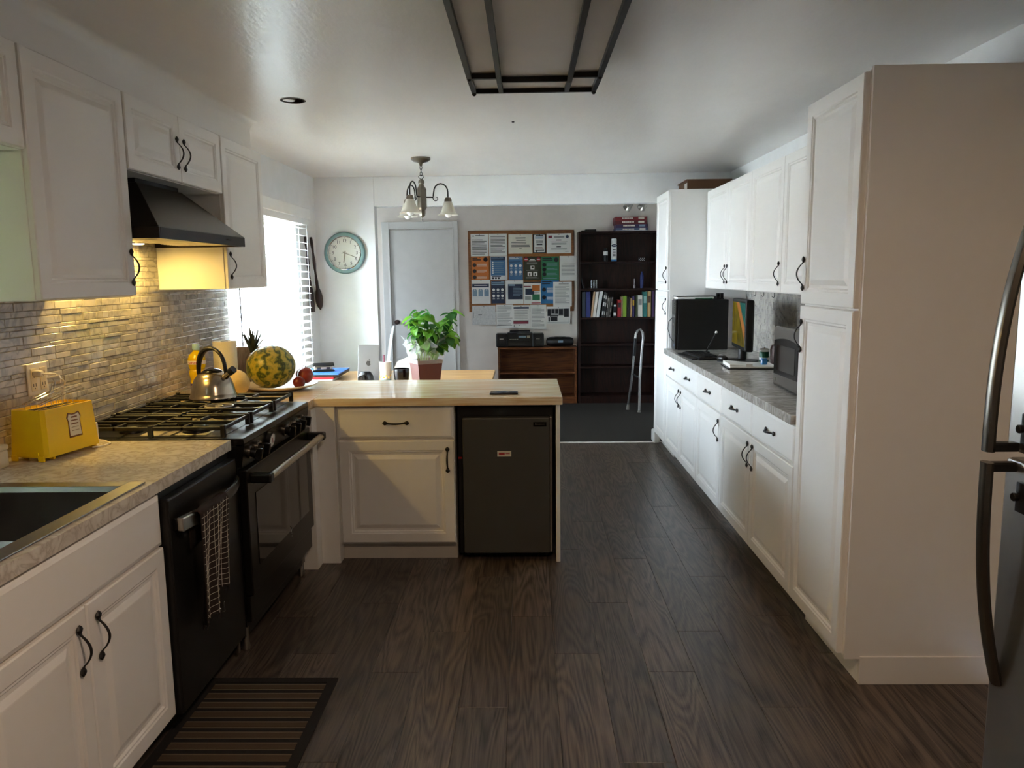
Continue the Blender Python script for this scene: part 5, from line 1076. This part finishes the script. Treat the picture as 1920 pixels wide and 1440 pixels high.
# low bookcase
t = thing('bookcase', 'low reddish-brown bookcase under the boomboxes', 'bookcase', (.13, 9.36, .004)); a0, a1 = -.352, .602
for a, b_ in ((a0, a0 + .024), (a1 - .024, a1)): MB().box(a, b_, YK, YF - .018, .004, .672).build('side_panel', 'lowcase', t, bevel=.002)
MB().box(a0 + .024, a1 - .024, YF - .026, YF - .018, .05, .67).build('back_panel', 'lowcase', t); MB().box(a0 - .004, a1, YK - .01, YF - .018, .672, .695).build('top', 'lowcase', t, bevel=.002)
for z in (.39, .09): MB().box(a0 + .025, a1 - .025, YK + .004, YF - .027, z - .022, z).build('shelf', 'lowcase', t, bevel=.0015)
MB().box(a0 + .025, a1 - .025, YK + .008, YK + .024, .004, .067).build('plinth', 'lowcase', t)
# boomboxes
bz = .696; t = thing('boombox', 'long black boombox with two speakers on the low bookcase', 'radio', (-.05, 9.36, bz))
xa_, xb_ = -.375, .205
MB().box(xa_ + .135, xb_ - .135, 9.275, 9.44, bz, bz + .175).build('body', 'black', t, bevel=.012)
for a, b_ in ((xa_, xa_ + .14), (xb_ - .14, xb_)):
    q = MB().box(a, b_, 9.262, 9.43, bz, bz + .165).build('speaker', 'black', t, bevel=.018, seg=3); MB().torus(((a+b_)/2, 9.2605, bz + .08), .052, .004, 28, 6, Matrix.Rotation(PI/2, 3, 'X')).build('speaker_ring', 'dark_steel', q, True); MB().box((a+b_)/2 - .025, (a+b_)/2 + .02, 9.259, 9.261, bz + .095, bz + .107).build('logo', 'steel', q)
MB().box(-.10, -.01, 9.272, 9.2748, bz + .115, bz + .135).build('display', 'p_slate', t); MB().box(-.205, .03, 9.2725, 9.2748, bz + .06, bz + .075).build('tape_slot', 'dark_steel', t)
mb = MB()
for k in range(5): mb.box(-.21 + k*.022, -.195 + k*.022, 9.2715, 9.2748, bz + .09, bz + .098)
mb.box(.0, .035, 9.2715, 9.2748, bz + .11, bz + .14).build('button', 'steel', t)
MB().tube([(xa_ + .17, 9.36, bz + .17), (xa_ + .17, 9.36, bz + .19), (xb_ - .17, 9.36, bz + .19), (xb_ - .17, 9.36, bz + .17)], .010, 8).build('carry_handle', 'black', t, True)
t = thing('boombox', 'small rounded black radio on the low bookcase', 'radio', (.40, 9.36, bz)); rg = []
for x, s_ in ((.235, .35), (.245, .75), (.28, .95), (.34, 1.0), (.46, 1.0), (.52, .95), (.555, .75), (.565, .35)): rg.append([(x, 9.36 + .085*s_*math.cos(2*PI*k/20), bz + .058 + .057*s_*math.copysign(abs(math.sin(2*PI*k/20))**.6, math.sin(2*PI*k/20))) for k in range(20)])
MB().loft(rg).build('body', 'black', t, True); MB().box(.375, .435, 9.272, 9.276, bz + .05, bz + .075).build('display', 'p_slate', t); MB().lathe([(.075, .0), (.07, .006), (.0, .008)], (.40, 9.36, bz + .110), 24).build('disc_lid', 'dark_steel', t, True)
# ---- on top of the tall bookcase
zt_ = 2.0585; t = thing('flat_case', 'thin black case lying on the left top of the tall bookcase', 'case', (.74, 9.35, zt_)); MB().box(.655, .83, 9.27, 9.42, zt_, zt_ + .014).build('base', 'black', t, bevel=.002); MB().box(.70, .83, 9.268, 9.40, zt_ + .0142, zt_ + .026).build('lid', 'dark_steel', t, bevel=.002)
mat('game_red', '#7a1f1f', .5); mat('game_maroon', '#5d1a22', .5); mat('game_purple', '#3a2a55', .5); mat('game_blue', '#4a5a78', .5)
zg = zt_
for k, (m_, h, x0_, x1_, l_) in enumerate((('game_blue', .036, 1.062, 1.44, 'grey-blue board game box at the bottom of the stack'), ('game_purple', .042, 1.068, 1.435, 'purple board game box second from the bottom'), ('game_maroon', .042, 1.055, 1.425, 'maroon board game box below the red one'), ('game_red', .046, 1.055, 1.425, 'red board game box on top of the stack'))):
    t = thing('board_game', l_ + ' on the bookcase', 'board game', ((x0_+x1_)/2, 9.4, zg), group='board games stacked on the bookcase'); MB().box(x0_, x1_, 9.275, 9.52, zg, zg + h*.55).build('box_base', 'paper_grey' if k == 0 else m_, t, bevel=.001)
    ld = MB().box(x0_ - .002, x1_ + .002, 9.272, 9.523, zg + h*.3, zg + h - .0005).build('lid', m_, t, bevel=.0015)
    mb = MB(); xx = x0_ + .08; rn = random.Random(k)
    for q in range(8): w = rn.uniform(.012, .022); mb.box(xx, xx + w*.8, 9.2708, 9.2722, zg + h*.45, zg + h*.8); xx += w
    mb.build('lettering', 'paper_cream', ld); MB().box(x1_ - .10, x1_ - .03, 9.2708, 9.2722, zg + h*.38, zg + h*.9).build('picture', 'paper_cream' if k != 1 else 'p_slate', ld); zg += h
# ---- shelf items
s1, s2, s3 = shz[0] + .0005, shz[1] + .0005, shz[2] + .0005
def sx(px): return at(px, 560, YK + .09).x
yk = YK + .09
spx = sx(1150.5); t = thing('spray_can', 'tall white spray can with a blue oval on the top shelf', 'spray can', (spx, yk, s1)); MB().lathe([(.0, s1), (.033, s1), (.033, s1+.01), (.033, s1+.20), (.030, s1+.212), (.031, s1+.214), (.031, s1+.262), (.028, s1+.268), (.0, s1+.268)], (spx, yk, 0), 28).build('can', 'paper', t, True)
lb = MB().prism([(.036*math.cos(q*PI/10), .016*math.sin(q*PI/10)) for q in range(20)], 0, .004, lambda a, b_, d: (spx + a*.95, yk - .030 - d - .004*(1 - abs(a)/.036), s1 + .185 + b_)).build('logo_oval', 'p_navy', t); MB().box(spx - .018, spx + .018, yk - .0405, yk - .038, s1 + .182, s1 + .189).build('lettering', 'paper', lb)
mb = MB()
for k in range(5): mb.box(spx - .017, spx + .017, yk - .0345, yk - .0315, s1 + .06 + k*.018, s1 + .070 + k*.018)
mb.build('print', 'ink', t); MB().lathe([(.0334, s1+.0), (.0334, s1+.022)], (spx, yk, 0), 28, 0, False).build('base_band', 'p_azure', t, True)
bx_ = sx(1135); t = thing('dark_bottle', 'dark bottle with a white label on the top shelf', 'bottle', (bx_, yk, s1)); MB().lathe([(.0, s1), (.026, s1), (.027, s1+.01), (.027, s1+.12), (.018, s1+.135), (.018, s1+.16), (.0, s1+.16)], (bx_, yk, 0), 20).build('body', 'black', t, True); MB().lathe([(.0276, s1+.075), (.0276, s1+.118)], (bx_, yk, 0), 20, 0, False).build('label', 'paper', t, True)
gx_ = sx(1202); t = thing('patterned_box', 'small black and white patterned box on the top shelf', 'box', (gx_, yk, s1)); MB().box(gx_ - .036, gx_ + .036, yk - .03, yk + .03, s1, s1 + .042).build('box', 'black', t, bevel=.002)
mb = MB()
for i in range(6):
    for j in range(3):
        if (i + j) % 2: mb.box(gx_ - .033 + i*.011, gx_ - .024 + i*.011, yk - .0312, yk - .0301, s1 + .004 + j*.012, s1 + .013 + j*.012)
mb.build('checker_print', 'paper_grey', t)
for k, px in enumerate((1109, 1113.5, 1118)):
    g_x = sx(px); tag(MB().lathe([(.0, s2), (.013, s2), (.013, s2+.105), (.0115, s2+.105), (.0115, s2+.006), (.0, s2+.006)], (g_x, yk, 0), 16).build('glass_jar', 'glass_clear', None, True), ['left', 'middle', 'right'][k] + ' one of three small clear glass jars on the second shelf', 'jar', 'clear jars on the second shelf')
px_ = sx(1189); tag(MB().lathe([(.0, s2), (.012, s2), (.012, s2+.03), (.006, s2+.04), (.006, s2+.11), (.0, s2+.112)], (px_, yk, 0), 14).build('small_bottle', 'alu', None, True), 'slim silver bottle on the second shelf', 'bottle')
px_ = sx(1203); tag(MB().lathe([(.0, s2), (.020, s2), (.021, s2+.01), (.021, s2+.15), (.012, s2+.175), (.012, s2+.195), (.0, s2+.196)], (px_, yk, 0), 18).build('blue_bottle', 'navy', None, True), 'dark blue bottle on the second shelf', 'bottle')
mb = MB(); mb.prism([(0, 0), (.012, 0), (-.022, .13), (-.034, .128)], YK + .02, YK + .2, lambda a, b_, d: (X0 + .062 + a, d, s2 + .001 + b_)); tag(mb.build('leaning_book', 'ink_dark'), 'thin dark book leaning at the left end of the second shelf', 'book')
# ---- books (crop pixel columns measured on the photo: left, right, top, lean in px at the top, colour, band colour)
bk = [(118, 155, 915, 0, '#26303a', None, 'dark slate binder at the left end of the book row'), (160, 205, 915, 0, '#262f6a', None, 'navy blue binder second from the left'),
      (208, 227, 915, 30, '#c9a27e', None, 'tan book leaning right beside the navy binder'), (229, 258, 915, 34, '#ddd5c8', None, 'cream book leaning right beside the tan one'), (262, 296, 912, 40, '#d4d2cd', None, 'wide pale grey book leaning right'),
      (318, 337, 920, 30, '#2b2a2a', '#c9c5bf', 'black and white speckled notebook leaning'), (340, 356, 930, 26, '#3a3735', '#b9b5ae', 'dark speckled notebook leaning'), (366, 379, 960, 20, '#57504a', '#a59d94', 'thin grey-brown booklet leaning'), (381, 393, 980, 22, '#6b645c', None, 'thin taupe booklet leaning'), (396, 412, 975, 30, '#7d766e', '#2a2623', 'grey booklet leaning at the gap'),
      (440, 475, 1045, 4, '#151415', '#d8d4ce', 'short black book with white label patches'), (485, 523, 1000, 2, '#9e1f24', '#2a1a1a', 'red book in the middle of the row'), (526, 540, 970, 0, '#a98a6c', None, 'thin tan book beside the green one'), (542, 580, 962, 0, '#7fa02e', None, 'bright green book'),
      (584, 600, 970, 0, '#17150f', None, 'black book right of the green one'), (601, 616, 975, 0, '#211d1a', None, 'dark brown book beside the black one'), (619, 636, 985, 0, '#b98d60', None, 'slim tan book in the right half'), (640, 662, 965, 0, '#40305e', '#c9a01e', 'purple book with a yellow band'), (676, 696, 955, 0, '#3f4528', None, 'dark olive book'),
      (700, 746, 955, -4, '#d6d0c4', '#8d8a84', 'white book with a grey picture spine'), (752, 790, 920, 0, '#2c7068', '#94b8b0', 'teal book near the right end'), (798, 832, 915, 0, '#c2a06a', '#5a3a2a', 'tan and brown book near the right end'), (842, 868, 910, 0, '#4a2f55', None, 'purple book at the right end of the row')]
for k, (a, b_, tp, lean, c1, c2, l_) in enumerate(bk):
    f5 = lambda cx_, cy_: at(1070 + cx_/5.54, 380 + cy_/5.54, YK + .03)
    xa_, xb_ = f5(a, 1185).x, f5(b_, 1185).x; h = f5(a, tp).z - f5(a, 1180).z; dx = f5(a + lean, tp).x - f5(a, tp).x; w = xb_ - xa_ - .001; dep = .17 - .02*(k % 3)
    cm = mat('book_cover_%d' % k, c1, .55); MATS['bk'] = cm
    if c2: MATS['bkb'] = mat('book_band_%d' % k, c2, .55)
    t = thing('book', l_ + ' on the bookcase', 'book', (xa_, YK + .03, s3 + .0003), group='books in a row on the bookcase'); lift = 0.0
    f = lambda u, v, d: (xa_ + u*w + dx*v, YK + .03 + d, s3 + .0003 + v*h)
    th = min(.16, .0025 / w); mb = MB()
    mb.prism([(0, 0), (th, 0), (th, 1), (0, 1)], 0, dep, f); mb.prism([(1-th, 0), (1, 0), (1, 1), (1-th, 1)], 0, dep, f); mb.prism([(th, 0), (1-th, 0), (1-th, 1), (th, 1)], 0, .003, f); cv = mb.build('cover', 'bk', t)
    MB().prism([(th, .012), (1-th, .012), (1-th, .985), (th, .985)], .0032, dep - .004, f).build('pages', 'paper_cream', t)
    if c2:
        mb = MB()
        for v0, v1 in (((.1, .25), (.45, .6), (.75, .9)) if k in (5, 6, 7, 9) else ((.55, .82),) if k != 10 else ((.12, .35), (.82, .95))): mb.prism([(.12, v0), (.88, v0), (.88, v1), (.12, v1)], -.0008, .0, f)
        mb.build('spine_print', 'bkb', cv)
# ---- folded walker leaning before the bookcase
t = thing('walker', 'folded aluminium walking frame before the bookcase', 'walker', (1.25, 8.6, .004))
Yw = 8.62
def wp(px, py, Y=Yw): return at(px, py, Y)
pa = [wp(1197, 768, Yw), wp(1199, 720), wp(1203, 670), wp(1207, 640)]; zb_ = .0045
rp = [Vector((1.262, Yw - .02, .03)), Vector((1.268, Yw, .40)), Vector((1.290, Yw + .02, .72)), Vector((1.304, Yw + .03, .84)), Vector((1.298, Yw + .035, .905)), Vector((1.272, Yw + .04, .940)), Vector((1.243, Yw + .045, .925)), Vector((1.224, Yw + .05, .885)), Vector((1.219, Yw + .05, .84))]
fr_ = MB().tube(rp, .0135, 10).build('front_tube', 'alu', t, True)
MB().tube([rp[-1], Vector((1.206, Yw + .055, .64))], .017, 10).build('hand_grip', 'black', t, True)
MB().tube([Vector((1.206, Yw + .055, .64)), Vector((1.185, Yw + .07, .36)), Vector((1.160, Yw + .16, .06))], .0125, 10).build('rear_tube', 'alu', t, True)
MB().tube([rp[0] + Vector((0, 0, .0)), Vector((1.261, Yw - .021, .0045))], [.016, .020], 12).build('rubber_foot', 'rubber', t, True); MB().tube([Vector((1.160, Yw + .16, .062)), Vector((1.157, Yw + .165, .0045))], [.016, .020], 12).build('rubber_foot', 'rubber', t, True)
MB().tube([Vector((1.190, Yw + .072, .44)), Vector((1.24, Yw + .04, .40)), Vector((1.27, Yw + .002, .41))], .013, 8).build('hinge_bar', 'black', t, True)
mb = MB()
for k in range(7): mb.cyl((1.178 - k*.003 - .0128, Yw + .085 + k*.012, .30 - k*.032), (1.178 - k*.003 - .0140, Yw + .085 + k*.012, .30 - k*.032), .004, 8)
mb.build('adjust_hole', 'black', t)
for z, q in ((.235, (1.265, Yw - .005)), ): MB().lathe([(.0155, z - .008), (.0155, z + .008)], (q[0], q[1], 0), 12, 0, True).build('collar', 'black', t, True)
# ---- office spot lights on the ceiling
t = thing('spot_lights', 'pair of grey spot lights under the office ceiling', 'spot light', (1.18, 8.35, 2.30)); MB().box(1.02, 1.34, 8.33, 8.37, 2.40, ZC - .001).build('track', 'steel', t, bevel=.004)
for x, rz in ((1.10, .5), (1.25, .6)):
    M = Matrix.Rotation(rz, 3, 'Z') @ Matrix.Rotation(.75, 3, 'Y'); a = MB().tube([(x, 8.35, 2.40), (x, 8.35, 2.31)], .008, 8).build('stem', 'steel', t, True)
    MB().lathe([(.018, .05), (.030, .035), (.042, -.03), (.045, -.06), (.038, -.06), (.0, -.02)], (x, 8.35, 2.285), 24, 0, True, M).build('head', 'steel', t, True)
# ---- ceiling lamp added out of view as warm fill for the near kitchen
t = thing('fill_lamp', 'round ceiling lamp added out of view for warm fill light', 'ceiling lamp', (.3, 1.0, 2.30)); MB().lathe([(.0, ZC - .001), (.15, ZC - .001), (.15, ZC - .03), (.0, ZC - .03)], (.3, 1.0, 0), 32).build('base', 'steel', t, True)
mat('fill_lamp_glow', '#fff2dd', .4, emit='#ffd9b0', es=.3); MB().lathe([(.14, ZC - .031), (.13, ZC - .08), (.07, ZC - .12), (.0, ZC - .13)], (.3, 1.0, 0), 32).build('glass_dome', 'fill_lamp_glow', t, True)
la = bpy.data.lights.new('fill_lamp_light', 'AREA'); la.shape = 'DISK'; la.size = .28; la.energy = 1.2; la.color = (1.0, .72, .50); la.spread = PI
lo = bpy.data.objects.new('fill_lamp_light', la); COL.objects.link(lo); lo.parent = t; lo.location = (0, 0, .0)
# ------------------------------------------------------------------ screen picture placement (object space of the screen mesh)
SCREEN[0].inputs['Location'].default_value = (0, 0, -.2)
